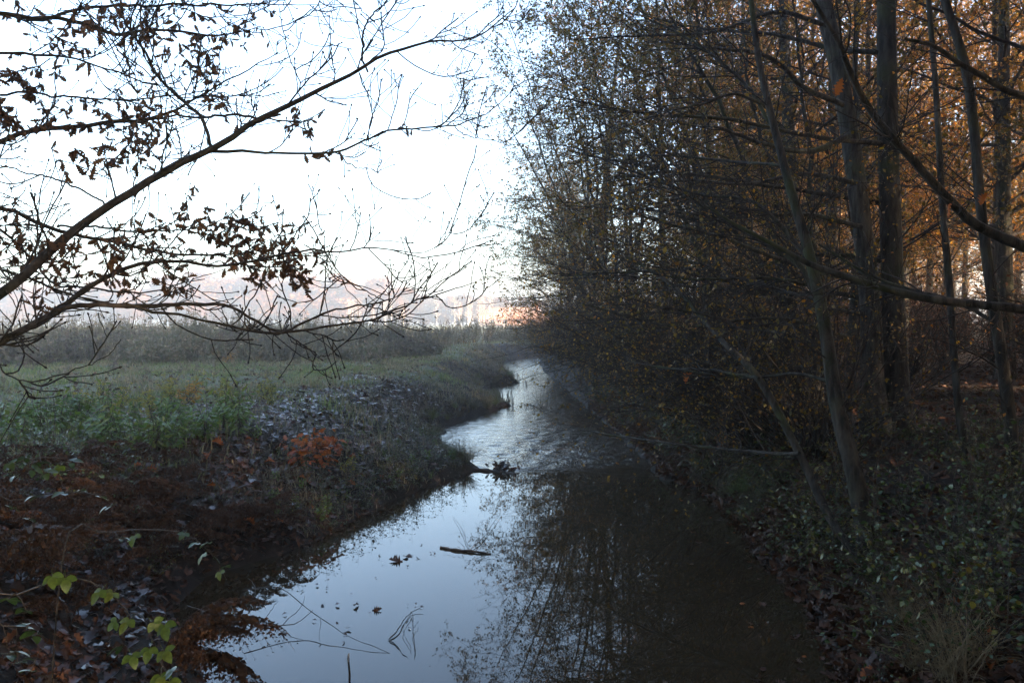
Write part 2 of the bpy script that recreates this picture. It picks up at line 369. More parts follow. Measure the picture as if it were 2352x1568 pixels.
wy = graded(1.5, 100, 12.5, 30, .05, 1.03); wx = np.arange(-4.5, 4.6, .06)
wx = np.r_[wx, np.linspace(5, 60, 60)]
X, Y = np.meshgrid(wx, wy, indexing='xy')
rif = sst((Y - 13.3) / 1.2) * (.35 + .65 * np.exp(-((Y - 15.5) / 4.0) ** 2)) * (0.45 + 0.55 * sst((X + 0.6) / 2.2))
weir_y = 13.35 - 0.75 * sst((X - .4) / 2.3)              # lip of the little weir runs slightly towards the camera on the right
drop = -0.07 * sst((Y - weir_y) / .5)
rng = np.random.default_rng(3); amp = np.zeros_like(X)
for k in range(34):
    a = rng.normal(0, .8); l = rng.uniform(.18, .6); ph = rng.uniform(0, 6.28)
    ku = 2 * math.pi / l
    amp += l * .010 * np.sin(ku * (np.sin(a) * X + np.cos(a) * Y) + ph + 2.5 * fbm(X * .9, Y * .9, k))
lip = .022 * np.exp(-((Y - weir_y - .1) / .10) ** 2) * (.4 + vnoise(X * 2.2, Y * .5, 4)) - .035 * np.exp(-((Y - weir_y - .45) / .16) ** 2)
lip = lip * sst((X + .3) / .5)
Zw = drop + amp * rif * .65 + lip
Zw = Zw + .0006 * np.sin(16 * Y + 6 * fbm(X * 1.5, Y * .7, 8)) * np.exp(-((X - .4) / .6) ** 2) * np.exp(-((Y - 8.5) / 1.6) ** 2)
nyy, nxx = X.shape; idx = np.arange(nyy * nxx).reshape(nyy, nxx)
F = np.stack([idx[:-1, :-1], idx[:-1, 1:], idx[1:, 1:], idx[1:, :-1]], -1).reshape(-1, 4)
me = mesh_np('water', np.stack([X, Y, Zw], -1).reshape(-1, 3), [F], water_mat(), True)
A = me.attributes.new('riffle', 'FLOAT', 'POINT'); A.data.foreach_set('value', (rif * .75).ravel().astype(np.float32))
tag(add('water', me), kind='structure')

# ------------------------------------------------------------------ tree prototypes
def tree_parts(name, acc_t, acc_b, acc_l, leafm, barkm=M_BARK, twigm=M_TWIG):
    d = {'trunk': acc_t.mesh(name + '_trunk', barkm, True), 'branches': acc_b.mesh(name + '_branches', twigm, True)} if acc_b.n else {'trunk': acc_t.mesh(name + '_trunk', barkm, True)}
    if acc_l is not None and acc_l.n: d['foliage'] = acc_l.mesh(name + '_foliage', leafm)
    return d
def place(kind, proto, loc, rz=0, s=1.0, label='', cat='tree', group=None):
    e = empty(kind, loc, rz, s); tag(e, label, cat, group)
    for k, me in proto.items():
        c = add(k, me, e)
        if k in ('seed_head', 'foliage', 'blades'): c['kind'] = 'stuff'
    return e
def stem(rng, h, r, n=22, lean=(0, 0), wob=.05, tip=.12, base=1.35):
    t = np.linspace(0, 1, n); p = np.zeros((n, 3)); p[:, 2] = t * h
    w = np.cumsum(rng.normal(0, wob, (n, 2)), 0) * (h / n); w -= w[0]
    p[:, :2] += w + np.outer(t ** 1.7, lean)
    rad = r * (1 - (1 - tip) * t) ; rad = rad * (1 + (base - 1) * np.exp(-t * h / .45)); p[0, 2] = -.25
    return p, rad
def wood_oak(seed, h=17, r=.2, leafm=M_ORANGE, nleaf=5, low=.22, lsize=.085):
    rng = np.random.default_rng(seed); at, ab, al = Acc(), Acc(), Acc()
    p, rd = stem(rng, h, r, 26, (rng.normal(0, .5), rng.normal(0, .5)), .04)
    P0, R0 = p[None], rd[None]; tubes(at, P0, R0, 10)
    n1 = 30; t = np.sort(rng.uniform(low, .99, n1)); L = (2.2 + 3.0 * np.sin(np.clip((t - low) / (1 - low), 0, 1) * 2.6 + .35)) * rng.uniform(.7, 1.2, n1)
    P1, R1 = grow(rng, P0, R0, np.zeros(n1, int), t, L, 12, (45, 80), .10, (0, 0, .05), .36, .15)
    tubes(ab, P1, R1, 5)
    pi, t = pick(rng, n1, 10, .2, 1); P2, R2 = grow(rng, P1, R1, pi, t, rng.uniform(.7, 1.9, len(pi)), 7, (30, 65), .14, (0, 0, .03), .55, .25, .3)
    R2 = np.maximum(R2, .004); tubes(ab, P2, R2, 3)
    pi, t = pick(rng, len(P2), 5, .2, 1); P3, R3 = grow(rng, P2, R2, pi, t, rng.uniform(.25, .7, len(pi)), 4, (30, 65), .16, (0, 0, .0), .6, .4, .2)
    R3 = np.maximum(R3, .0025); tubes(ab, P3, R3, 3)
    pi, t = pick(rng, len(P3), nleaf, .25, 1); i = (t * 2.99).astype(int)
    pos = P3[pi, i] + (P3[pi, i + 1] - P3[pi, i]) * rng.uniform(0, 1, (len(pi), 1))
    leaves(al, rng, pos, rng.uniform(.7, 1.3, len(pos)) * lsize, SMALL, .15)
    return tree_parts('wood_oak%d' % seed, at, ab, al, leafm)
def alder(seed, h=10, lean=-2.2, nst=3, leafm=M_OLIVE, nleaf=10, reach=1.0):
    rng = np.random.default_rng(seed); at, ab, al = Acc(), Acc(), Acc()
    Ps, Rs = [], []
    for k in range(nst):
        p, rd = stem(rng, h * rng.uniform(.75, 1.05), rng.uniform(.06, .10), 24, (lean * rng.uniform(-.15, 1.25), rng.normal(0, 1.6)), .13)
        p[:, :2] += rng.normal(0, .18, 2); Ps.append(p); Rs.append(rd)
    P0, R0 = np.stack(Ps), np.stack(Rs); tubes(at, P0, R0, 8)
    pi, t = pick(rng, nst, 13, .1, .98); L = rng.uniform(1.6, 4.4, len(pi)) * (1.1 - .55 * t) * reach
    P1, R1 = grow(rng, P0, R0, pi, t, L, 14, (40, 85), .09, (-.075, 0, -.012), .42, .14, .45)
    tubes(ab, P1, R1, 5)
    pi, t = pick(rng, len(P1), 9, .12, 1); P2, R2 = grow(rng, P1, R1, pi, t, rng.uniform(.5, 1.6, len(pi)), 8, (25, 65), .13, (-.02, 0, .01), .5, .25, .45)
    R2 = np.maximum(R2, .0035); tubes(ab, P2, R2, 3)
    pi, t = pick(rng, len(P2), 6, .15, 1); P3, R3 = grow(rng, P2, R2, pi, t, rng.uniform(.15, .55, len(pi)), 4, (30, 65), .15, (0, 0, .02), .6, .45, .3)
    R3 = np.maximum(R3, .0022); tubes(ab, P3, R3, 3)
    pi, t = pick(rng, len(P3), nleaf, .25, 1); i = (t * 2.99).astype(int)
    spray = np.repeat(rng.random(len(P2)) ** 1.6 * 2.0, 6)[pi]
    keep = rng.random(len(pi)) < np.clip(.25 + P3[pi, i, 2] / h * .9, .2, 1) * spray
    pi, i = pi[keep], i[keep]
    leaves(al, rng, P3[pi, i + 1] + rng.normal(0, .03, (len(pi), 3)), rng.uniform(.04, .09, len(pi)), SMALL, .3)
    return tree_parts('alder%d' % seed, at, ab, al, leafm)
def shrub(seed, h=2.6, nst=26, leafm=M_OLIVE, nleaf=1, arch=-.10):
    rng = np.random.default_rng(seed); at, ab, al = Acc(), Acc(), Acc()
    base = np.zeros((1, 2, 3)); base[0, 1, 2] = .15; rb = np.full((1, 2), .035)
    P1, R1 = grow(rng, base, rb, np.zeros(nst, int), rng.uniform(0, .9, nst), rng.uniform(.6, 1.25, nst) * h, 12, (5, 60), .09, (arch, 0, -.02), .5, .2)
    tubes(at, P1, R1, 5)
    pi, t = pick(rng, nst, 10, .15, 1); P2, R2 = grow(rng, P1, R1, pi, t, rng.uniform(.3, 1.1, len(pi)), 7, (25, 65), .13, (arch * .3, 0, .0), .55, .3)
    R2 = np.maximum(R2, .003); tubes(ab, P2, R2, 3)
    pi, t = pick(rng, len(P2), 6, .15, 1); P3, R3 = grow(rng, P2, R2, pi, t, rng.uniform(.1, .4, len(pi)), 4, (30, 65), .15, (0, 0, 0), .6, .45)
    R3 = np.maximum(R3, .002); tubes(ab, P3, R3, 3)
    pi, t = pick(rng, len(P3), nleaf, .2, 1); i = (t * 2.99).astype(int)
    leaves(al, rng, P3[pi, i + 1], rng.uniform(.03, .06, len(pi)), SMALL, .25)
    return tree_parts('shrub%d' % seed, at, ab, al, leafm, M_TWIG)

OAKS = [wood_oak(1, 17, .20, M_ORANGE, 7, .2, .095), wood_oak(2, 15, .16, M_ORANGE, 7, .2, .095), wood_oak(3, 18, .23, M_ORANGE, 6, .2, .095), wood_oak(4, 13, .11, M_OLIVE, 4, .15)]
SHADE_OAK = wood_oak(5, 17, .2, M_ORANGE, 10, .16, .14)  # extra-leafy oak for the unseen trees added to block sky and sun
ALD = [alder(11, 10.5, -3.4, 3, reach=1.15), alder(12, 12, -4.0, 3, reach=1.3), alder(13, 8, -3.0, 4, reach=1.25), alder(14, 13, -3.8, 3, M_OLIVE, 11, 1.25)]
SHR = [shrub(21), shrub(22, 2.0, 22, M_RUST, 2, -.04), shrub(23, 3.2, 22, M_OLIVE, 1, -.10)]
print('protos done')

def on(x, y, dz=0.0): return (x, y, float(ground_z(np.array([x]), np.array([y]))[0]) + dz)
rs = np.random.default_rng(77)
# alders along the right bank, leaning over the stream
spots = [(4.6, 13.2, 2, .9), (3.9, 16.3, 0, .95), (4.8, 19.0, 1, .95), (3.1, 22.4, 1, .9), (3.0, 26.0, 3, .95), (2.9, 29.5, 1, 1.0), (3.2, 33.5, 3, 1.0),
         (3.3, 38.0, 0, 1.1), (3.0, 43.0, 2, 1.2), (3.4, 48.0, 1, 1.0), (5.5, 52.0, 0, 1.0), (6.8, 31, 3, 1.15)]
ORD = ['first', 'second', 'third', 'fourth', 'fifth', 'sixth', 'seventh', 'eighth', 'ninth', 'tenth', 'eleventh', 'twelfth']
for kk, (x, y, v, s) in enumerate(spots):
    place('alder_tree', ALD[v], on(x, y), rs.normal(0, .55), s, 'multi-stemmed olive-leaved alder, %s along the right bank counted from the little weir' % ORD[kk], 'tree', 'alders overhanging the stream')
# woodland oaks behind them
pts = []
for _ in range(6000):
    y = rs.uniform(12, 70); x = rs.uniform(6.5, 21)
    if y > 22 and x < max(8, .19 * y + 2.5): continue
    if y < 14 and x < 13: continue
    if all((x - a) ** 2 + (y - b) ** 2 > 3.3 ** 2 for a, b in pts): pts.append((x, y))
    if len(pts) >= 74: break
for _ in range(4000):
    y = rs.uniform(26, 84); x = rs.uniform(21, 40)
    if all((x - a) ** 2 + (y - b) ** 2 > 3.4 ** 2 for a, b in pts): pts.append((x, y))
    if len(pts) >= 74 + 62: break
pts += [(4.6, 24.4), (4.3, 31.0), (4.0, 38.4)]
nwood = len(pts)
# unseen dense oaks added behind and beside the camera to shade the foreground
pts += [(9.2, 1.1), (13, -1.3), (6.3, 2.4), (11, 3.0), (7.4, -.6), (16, -3.4)]  # added in the sun's path to keep sun patches off the pool
for _ in range(6000):
    y = rs.uniform(-13, 15); x = rs.uniform(-15, 27)
    if -1.5 < y and -.85 * y - 4.2 < x < .75 * y + 3.9: continue          # keep the view lane clear
    if x < 0 and y > 3: continue
    if all((x - a) ** 2 + (y - b) ** 2 > 2.6 ** 2 for a, b in pts): pts.append((x, y))
    if len(pts) >= nwood + 78: break
for x, y in pts:
    v = int(rs.integers(0, 4))
    if (x, y) in pts[nwood:]: v = 2  # the added shading oaks share the thick-trunked oak's label
    place('woodland_oak', SHADE_OAK if (x, y) in pts[nwood:] else OAKS[v], on(x, y), rs.uniform(0, 6.28), rs.uniform(.85, 1.15), ['tall oak with thin orange leaf canopy in the right-hand wood', 'slender oak with thin orange leaf canopy in the right-hand wood',
          'thick-trunked oak with thin orange leaf canopy in the right-hand wood', 'small thin tree with olive leaves standing among the woodland oaks'][v], 'tree', 'trees of the wood on the right bank')
# shrubs along the right bank and as undergrowth
for k in range(36):
    y = 10.5 + 44 * (k / 36) ** 1.25 + rs.normal(0, .3); x = float(xr(y)) + rs.uniform(.7, 1.9); v = int(rs.choice([0, 2, 2]))
    place('bank_shrub', SHR[v], on(x, y), rs.normal(0, .5), rs.uniform(.7, 1.15), 'thicket of thin arching twigs at the water edge by the %s alder after the weir' % ORD[int(np.argmin([(x - q[0]) ** 2 + (y - q[1]) ** 2 for q in spots]))], 'shrub', 'shrubs along the right water edge')
for k in range(190):
    y = rs.uniform(12, 80); x = rs.uniform(5.5, 40) if y > 24 else rs.uniform(5.5, 24)
    if y < 14 and x < 7.5: continue
    place('undergrowth_shrub', SHR[1], on(x, y), rs.uniform(0, 6.28), rs.uniform(.8, 1.5), 'brown leafy undergrowth shrub between the woodland trunks', 'shrub', 'undergrowth shrubs in the wood')

for k in range(30):  # shrubs outside the view, added to stop sun passing below the crowns
    y = rs.uniform(-9, 7); x = rs.uniform(7 + max(y, 0) * .75, 22)
    place('undergrowth_shrub', SHR[1], on(x, y), rs.uniform(0, 6.28), rs.uniform(1.3, 1.9), 'tall brown shrub out of view, added at the wood margin to block low sun', 'shrub', 'added shrubs blocking low sun at the wood margin')
# ------------------------------------------------------------------ traced trees in front
def traced(paths, n=40):
    P, Rd = [], []
    for pts, Y0, Y1 in paths:
        m = len(pts); Q = []
        for i, (u, v, w) in enumerate(pts):
            Yd = Y0 + (Y1 - Y0) * i / (m - 1); q = W(u, v, Yd); Q.append([*q, w * K * Yd / 826 / 2])
        Q = resample(np.array(Q), n); P.append(Q[:, :3]); Rd.append(np.maximum(Q[:, 3], .0022))
    return np.stack(P), np.stack(Rd)
def wiggle(rng, P, a):
    n = P.shape[1]; w = np.cumsum(rng.normal(0, a, P.shape), 1); w -= np.linspace(0, 1, n)[None, :, None] * w[:, -1:]; w -= w[:, :1] * (1 - np.linspace(0, 1, n))[None, :, None]
    return P + w
rng = np.random.default_rng(5)
# leaning alder in front on the right bank
def front_tree(name, trunk_pts, Y0, Y1, branch_paths, label, seed, cat='tree', nt=14, nleaf=1, leafm=M_OLIVE, tl=(.4, 1.4), barkm=M_BARK):
    rng = np.random.default_rng(seed)
    P0, R0 = traced([(trunk_pts, Y0, Y1)], 34)
    base = P0[0, 0].copy(); gz = float(ground_z(base[0:1], base[1:2])[0])
    P0[0, 0, 2] = min(P0[0, 0, 2], gz - .15); R0[0, :3] *= np.array([1.35, 1.15, 1.05])
    off = np.array([base[0], base[1], gz])
    at, ab, al = Acc(), Acc(), Acc(); tubes(at, P0 - off, R0, 10)
    parents = [P0]; pr = [R0]
    if branch_paths:
        Pb, Rb = traced(branch_paths, 34); Pb = wiggle(rng, Pb, .004); parents.append(Pb); pr.append(Rb)
    PP, RR = np.concatenate(parents), np.concatenate(pr)
    ln = np.linalg.norm(np.diff(PP, axis=1), axis=2).sum(1)
    per = np.maximum(2, (ln * nt).astype(int)); per[0] = int(per[0] * .45)
    pi = np.repeat(np.arange(len(PP)), per); t = rng.uniform(.12, 1, len(pi))
    P2, R2 = grow(rng, PP, np.minimum(RR, .016), pi, t, rng.uniform(*tl, len(pi)), 10, (25, 70), .10, (-.04, 0, .0), .5, .25, .4)
    R2 = np.maximum(R2, .003); tubes(ab, P2 - off, R2, 4)
    pi, t = pick(rng, len(P2), 7, .1, 1); P3, R3 = grow(rng, P2, R2, pi, t, rng.uniform(.1, .45, len(pi)), 5, (30, 65), .14, (0, 0, .01), .6, .4, .2)
    R3 = np.maximum(R3, .0018); tubes(ab, P3 - off, R3, 3)
    if nleaf:
        pi, t = pick(rng, len(P3), 1, .3, 1); kk = rng.random(len(pi)) < nleaf; pi, t = pi[kk], t[kk]
        leaves(al, rng, P3[pi, (t * 3.99).astype(int)] - off, rng.uniform(.03, .06, len(pi)), SMALL, .4)
    e = place(name, tree_parts(name, at, ab, al, leafm, barkm), off, 0, 1, label, cat)
    for c in e.children:
        if c.name.startswith('branches'): c['kind'] = 'stuff'
    for k in range(len(branch_paths)):
        a1 = Acc(); tubes(a1, Pb[k:k + 1] - off, Rb[k:k + 1], 7); add('limb', a1.mesh(name + '_limb', barkm, True), e)
    return e

def sweep(seed, u0, vs, Y, len_u=(420, 760), w=12):
    r = np.random.default_rng(seed); out = []
    uf = u0
    for v in vs:
        u0 = uf(v) if callable(uf) else uf
        L = r.uniform(*len_u); dv = r.uniform(-150, 40); Y1 = Y + r.uniform(-2.5, 3)
        out.append(([(u0, v, w), (u0 - .2 * L, v - r.uniform(5, 35), w * .85), (u0 - .45 * L, v + dv * .45, w * .65), (u0 - .7 * L, v + dv * .7 + r.uniform(-12, 25), w * .45), (u0 - L, v + dv, w * .2)], Y, Y1))
    return out
tA = front_tree('alder_tree', [(2005, 1300, 46), (1962, 1085, 40), (1922, 930, 34), (1893, 740, 28), (1858, 580, 24), (1815, 430, 20), (1778, 290, 17), (1745, 150, 14), (1725, 0, 12), (1700, -180, 9)], 7.1, 8.6,
           [([(1893, 730, 14), (1840, 610, 13), (1760, 560, 11), (1690, 520, 9), (1610, 470, 7), (1520, 420, 5), (1420, 395, 3)], 8.0, 9.6),
            ([(1855, 590, 12), (1740, 470, 9), (1607, 446, 7), (1480, 405, 5), (1370, 360, 3)], 8.2, 10),
            ([(1915, 880, 9), (1840, 860, 8), (1750, 868, 7), (1650, 862, 5), (1560, 850, 4)], 7.6, 9.0),
            ([(1780, 300, 9), (1700, 180, 8), (1600, 100, 6), (1480, 40, 4)], 8.3, 9.5)] + sweep(3, lambda v: float(np.interp(v, [150, 290, 430, 580, 740, 930], [1745, 1778, 1815, 1858, 1893, 1922])), (690, 760, 660), 8.2, (350, 620), 9) + sweep(4, lambda v: float(np.interp(v, [150, 290, 430, 580, 740, 930], [1745, 1778, 1815, 1858, 1893, 1922])), (380, 250), 8.6, (300, 560), 8),
           'leaning moss-streaked alder trunk rising from the right bank at the pool edge', 31, nt=9)
front_tree('alder_sapling', [(1990, 1310, 22), (1905, 1185, 20), (1836, 1040, 19), (1742, 868, 16), (1661, 785, 13), (1613, 730, 11), (1540, 650, 8), (1440, 590, 5)], 7.0, 9.5,
           [([(1836, 1040, 9), (1740, 1035, 8), (1600, 1025, 7), (1480, 1010, 5), (1400, 998, 4), (1330, 985, 2)], 7.5, 10.5),
            ([(1742, 868, 8), (1650, 850, 7), (1550, 845, 5), (1450, 830, 3)], 8, 10)],
           'thin dark sapling slanting up over the water beside the leaning alder', 32, nt=7)
front_tree('oak_tree', [(2012, 985, 62), (2003, 860, 52), (1998, 690, 46), (1965, 400, 42), (1928, 170, 39), (1890, 0, 37), (1850, -220, 33)], 11, 11.8,
           [([(1935, 240, 14), (1850, 205, 12), (1760, 130, 10), (1640, 110, 7), (1520, 95, 4)], 11, 9.5),
            ([(1950, 310, 16), (1860, 345, 13), (1760, 330, 10), (1640, 290, 7)], 11, 10),
            ([(1990, 640, 14), (1890, 625, 12), (1780, 590, 10), (1660, 545, 8), (1560, 520, 6), (1460, 490, 4)], 11, 9)] + sweep(1, lambda v: float(np.interp(v, [0, 170, 400, 690, 860], [1890, 1928, 1965, 1998, 2003])), (60, 420, 520, 720, 790), 11.2),
           'stout grey tree trunk with moss, left of the twin trunks standing close together', 33, nt=5, leafm=M_ORANGE, nleaf=.6, barkm=M_BARKG)
front_tree('oak_tree', [(2072, 1020, 62), (2060, 880, 54), (2048, 580, 48), (2040, 316, 45), (2036, 0, 40), (2040, -200, 36)], 11, 11.8, sweep(2, 2040, (120, 330, 470, 600, 700), 11.5, (500, 900), 13),
           'dark upright oak trunk, the right one of the twin trunks', 34, nt=5, leafm=M_ORANGE, nleaf=.6)
front_tree('woodland_sapling', [(2232, 1130, 22), (2205, 960, 18), (2192, 827, 16), (2181, 659, 16), (2165, 475, 15), (2150, 211, 13), (2133, 0, 11), (2125, -150, 9)], 9.2, 9.8, [],
           'straight pale sapling between the twin trunks and the dark bowed stem', 35, nt=5, leafm=M_ORANGE, nleaf=.4, barkm=M_BARKG)
front_tree('woodland_sapling', [(2340, 1180, 34), (2312, 900, 28), (2272, 632, 24), (2250, 448, 22), (2239, 316, 22), (2218, 158, 21), (2170, 0, 18), (2120, -140, 14)], 8.2, 8.8,
           [([(2290, 740, 10), (2190, 690, 9), (2080, 660, 8), (1980, 620, 7), (1880, 560, 5)], 8.4, 9.4)],
           'dark bowed sapling stem with a side branch, in front of the wood', 36, nt=5, leafm=M_ORANGE, nleaf=.4)
# oak outside the frame on the right whose low limbs hang into view
tB = front_tree('oak_tree', [(2760, 1250, 150), (2740, 900, 125), (2720, 500, 110), (2700, 0, 95), (2690, -500, 70)], 6.0, 6.4,
           [([(2720, 720, 34), (2500, 640, 30), (2352, 572, 26), (2230, 512, 23), (2178, 465, 21), (2110, 390, 19), (2050, 328, 18), (1990, 240, 16), (1950, 160, 14), (1930, 105, 12), (1890, 40, 10), (1855, -20, 8)], 6.1, 5.6),
            ([(2735, 820, 30), (2560, 740, 26), (2352, 706, 22), (2144, 682, 20), (2039, 660, 18), (1933, 628, 16), (1854, 602, 14), (1775, 560, 11), (1696, 518, 8), (1617, 470, 5)], 6.1, 6.8),
            ([(2710, 300, 26), (2500, 260, 20), (2352, 215, 16), (2230, 160, 13), (2150, 110, 10), (2080, 90, 7)], 6.1, 5.9)],
           'oak at the right with long dark bare limbs sweeping across the wood', 37, nt=3.2, leafm=M_ORANGE, nleaf=.12, tl=(.3, 1.0))

# ------------------------------------------------------------------ left oak with traced boughs
rng = np.random.default_rng(8)
LB = [
 ([(-520, 1130, 62), (-300, 930, 50), (-120, 790, 40), (0, 690, 34), (75, 625, 33), (180, 535, 30), (290, 455, 27), (400, 390, 25), (490, 345, 22), (600, 280, 19), (690, 235, 16), (780, 190, 13), (870, 140, 11), (945, 112, 9), (1005, 95, 7), (1060, 97, 6), (1120, 75, 5), (1180, 20, 3)], 3.1, 5.2),
 ([(-520, 1110, 50), (-260, 930, 38), (-100, 840, 31), (0, 785, 27), (70, 745, 25), (125, 713, 23), (185, 665, 18), (260, 625, 15), (340, 605, 13), (420, 600, 11), (490, 613, 10), (560, 610, 9), (640, 590, 8), (720, 575, 7), (770, 580, 6), (860, 568, 5), (960, 580, 3.5), (1000, 565, 3), (1045, 515, 2)], 3.1, 4.9),
 ([(125, 713, 19), (200, 700, 17), (290, 695, 16), (390, 690, 14), (470, 692, 12), (540, 700, 11), (600, 735, 9), (668, 758, 9), (740, 725, 8), (800, 707, 6), (880, 692, 5), (912, 680, 3)], 3.5, 4.6),
 ([(290, 697, 10), (350, 715, 10), (430, 730, 9), (520, 750, 9), (600, 766, 9), (668, 762, 9), (760, 745, 8), (850, 735, 7), (920, 705, 6), (970, 685, 5), (1040, 665, 4), (1095, 645, 2.5)], 3.65, 4.7),
 ([(660, 764, 4), (700, 790, 3.5), (745, 812, 3), (768, 803, 2)], 4.25, 4.4),
 ([(485, 347, 12), (560, 346, 11), (640, 347, 9), (770, 350, 8), (830, 325, 7), (900, 295, 6.5), (960, 290, 6), (1040, 283, 5), (1090, 268, 4), (1140, 240, 3.5), (1180, 205, 2.5)], 4.25, 5.2),
 ([(1040, 283, 4), (1070, 310, 4), (1110, 325, 3), (1175, 320, 2)], 5.0, 5.3),
 ([(770, 350, 5), (830, 380, 4), (858, 388, 2.5)], 4.7, 4.9),
 ([(490, 345, 13), (470, 300, 12.5), (455, 260, 12), (420, 225, 12), (385, 190, 11), (355, 155, 10), (330, 100, 9), (300, 60, 8), (280, 20, 7), (265, -60, 5)], 4.25, 4.7),
 ([(645, 262, 8), (540, 258, 9), (440, 262, 8), (390, 260, 7), (320, 275, 5), (260, 300, 3)], 4.55, 4.3),
 ([(845, 165, 7), (838, 120, 7), (860, 50, 6), (885, 15, 5), (910, -30, 4)], 4.9, 5.1),
 ([(860, 50, 4), (832, 25, 3), (815, 5, 2)], 5.0, 5.1),
 ([(690, 235, 5), (685, 200, 4.5), (665, 130, 4), (650, 60, 3.5), (640, 10, 2.5)], 4.7, 4.9),
 ([(308, 450, 5), (305, 420, 5), (318, 345, 4.5), (318, 250, 4), (312, 150, 3.5), (300, 90, 2.5)], 4.0, 4.3),
 ([(248, 480, 8), (220, 455, 7), (150, 430, 7), (60, 400, 6), (0, 377, 5), (-80, 350, 4)], 3.95, 3.7),
 ([(885, 690, 4), (740, 615, 3), (735, 560, 3), (742, 520, 2)], 4.6, 4.7),
 ([(-60, 800, 5), (0, 825, 5), (40, 865, 5), (100, 868, 5), (170, 845, 4), (230, 815, 3), (278, 778, 2)], 3.3, 3.8),
]
LB2 = [   # limbs of the main trunk
 ([(-700, 560, 40), (-300, 440, 30), (-100, 370, 24), (0, 332, 19), (60, 302, 17), (120, 287, 16), (220, 278, 15), (320, 275, 14), (400, 258, 10), (470, 215, 7), (560, 165, 5), (640, 120, 3)], 4.6, 5.4),
 ([(-700, 210, 34), (-300, 90, 26), (-100, 45, 20), (0, 38, 17), (60, 46, 16), (100, 44, 15), (190, 60, 14), (280, 85, 13), (330, 75, 10), (400, 72, 9), (470, 82, 8), (530, 80, 6), (600, 60, 3)], 4.6, 5.4),
 ([(60, 46, 10), (110, 40, 12), (175, 15, 11), (260, 2, 10), (380, 5, 9), (480, 12, 7), (600, 12, 5), (700, 18, 3), (820, 10, 2)], 4.9, 5.5),
 ([(-700, 330, 30), (-300, 180, 18), (-100, 128, 12), (0, 115, 10), (80, 124, 9), (170, 137, 7), (250, 168, 6), (330, 190, 5), (420, 205, 3)], 4.6, 5.2),
 ([(-700, 620, 40), (-300, 560, 26), (-100, 500, 18), (0, 477, 15), (60, 495, 14), (130, 520, 14), (210, 540, 12), (300, 560, 11), (390, 585, 9), (470, 590, 7), (560, 585, 4), (640, 565, 2.5)], 4.6, 5.0),
 ([(130, 520, 8), (200, 520, 8), (300, 528, 7), (400, 525, 5), (480, 520, 3), (560, 500, 2)], 4.7, 5.0),
 ([(-700, 700, 30), (-300, 600, 16), (-60, 520, 10), (0, 530, 9), (60, 580, 8), (110, 640, 8), (180, 650, 7), (260, 668, 6), (330, 668, 5), (400, 650, 4), (470, 640, 3)], 4.6, 4.9),
 ([(-300, 640, 14), (-60, 610, 10), (0, 618, 9), (50, 630, 9), (130, 670, 8), (200, 690, 7), (290, 700, 5), (380, 680, 4), (450, 660, 3)], 4.5, 4.6),
 ([(0, 218, 9), (100, 222, 8), (200, 228, 7), (300, 235, 6), (400, 225, 5), (480, 215, 4), (560, 213, 3)], 5.0, 5.4),
]
PA, RA = traced(LB, 48); PB, RB = traced(LB2, 48)
PL = np.concatenate([wiggle(rng, PA, .0035), wiggle(rng, PB, .005)]); RL = np.maximum(np.concatenate([RA, RB]) * .66, .0022)
tx, ty = W(-700, 500, 4.6)[0], 4.6
oak_off = np.array(on(tx, ty))
at, ab = Acc(), Acc()
p, rd = stem(rng, 11, .17, 26, (-.3, .3), .03); p += oak_off; tubes(at, (p - oak_off)[None], rd[None], 12)
limbs = []
for k in range(len(PL)):
    a1 = Acc(); tubes(a1, PL[k:k + 1] - oak_off, RL[k:k + 1], 8); limbs.append(a1.mesh('left_oak_limb', M_OAKBR, True))
ln = np.linalg.norm(np.diff(PL, axis=1), axis=2).sum(1)
per = np.maximum(2, (ln * 6.5).astype(int)); pi = np.repeat(np.arange(len(PL)), per); t = rng.uniform(.15, 1, len(pi))
P2, R2 = grow(rng, PL, np.minimum(RL, .012), pi, t, rng.uniform(.12, .55, len(pi)) * rng.uniform(.5, 1.2, len(pi)), 9, (25, 65), .16, (.01, 0, .14), .46, .45)
R2 = np.maximum(R2, .0036); tubes(ab, P2 - oak_off, R2, 5)
pi, t = pick(rng, len(P2), 5, .15, 1); P3, R3 = grow(rng, P2, R2, pi, t, rng.uniform(.04, .26, len(pi)), 5, (30, 65), .13, (0, 0, .05), .65, .6)
R3 = np.maximum(R3, .0024); tubes(ab, P3 - oak_off, R3, 4)
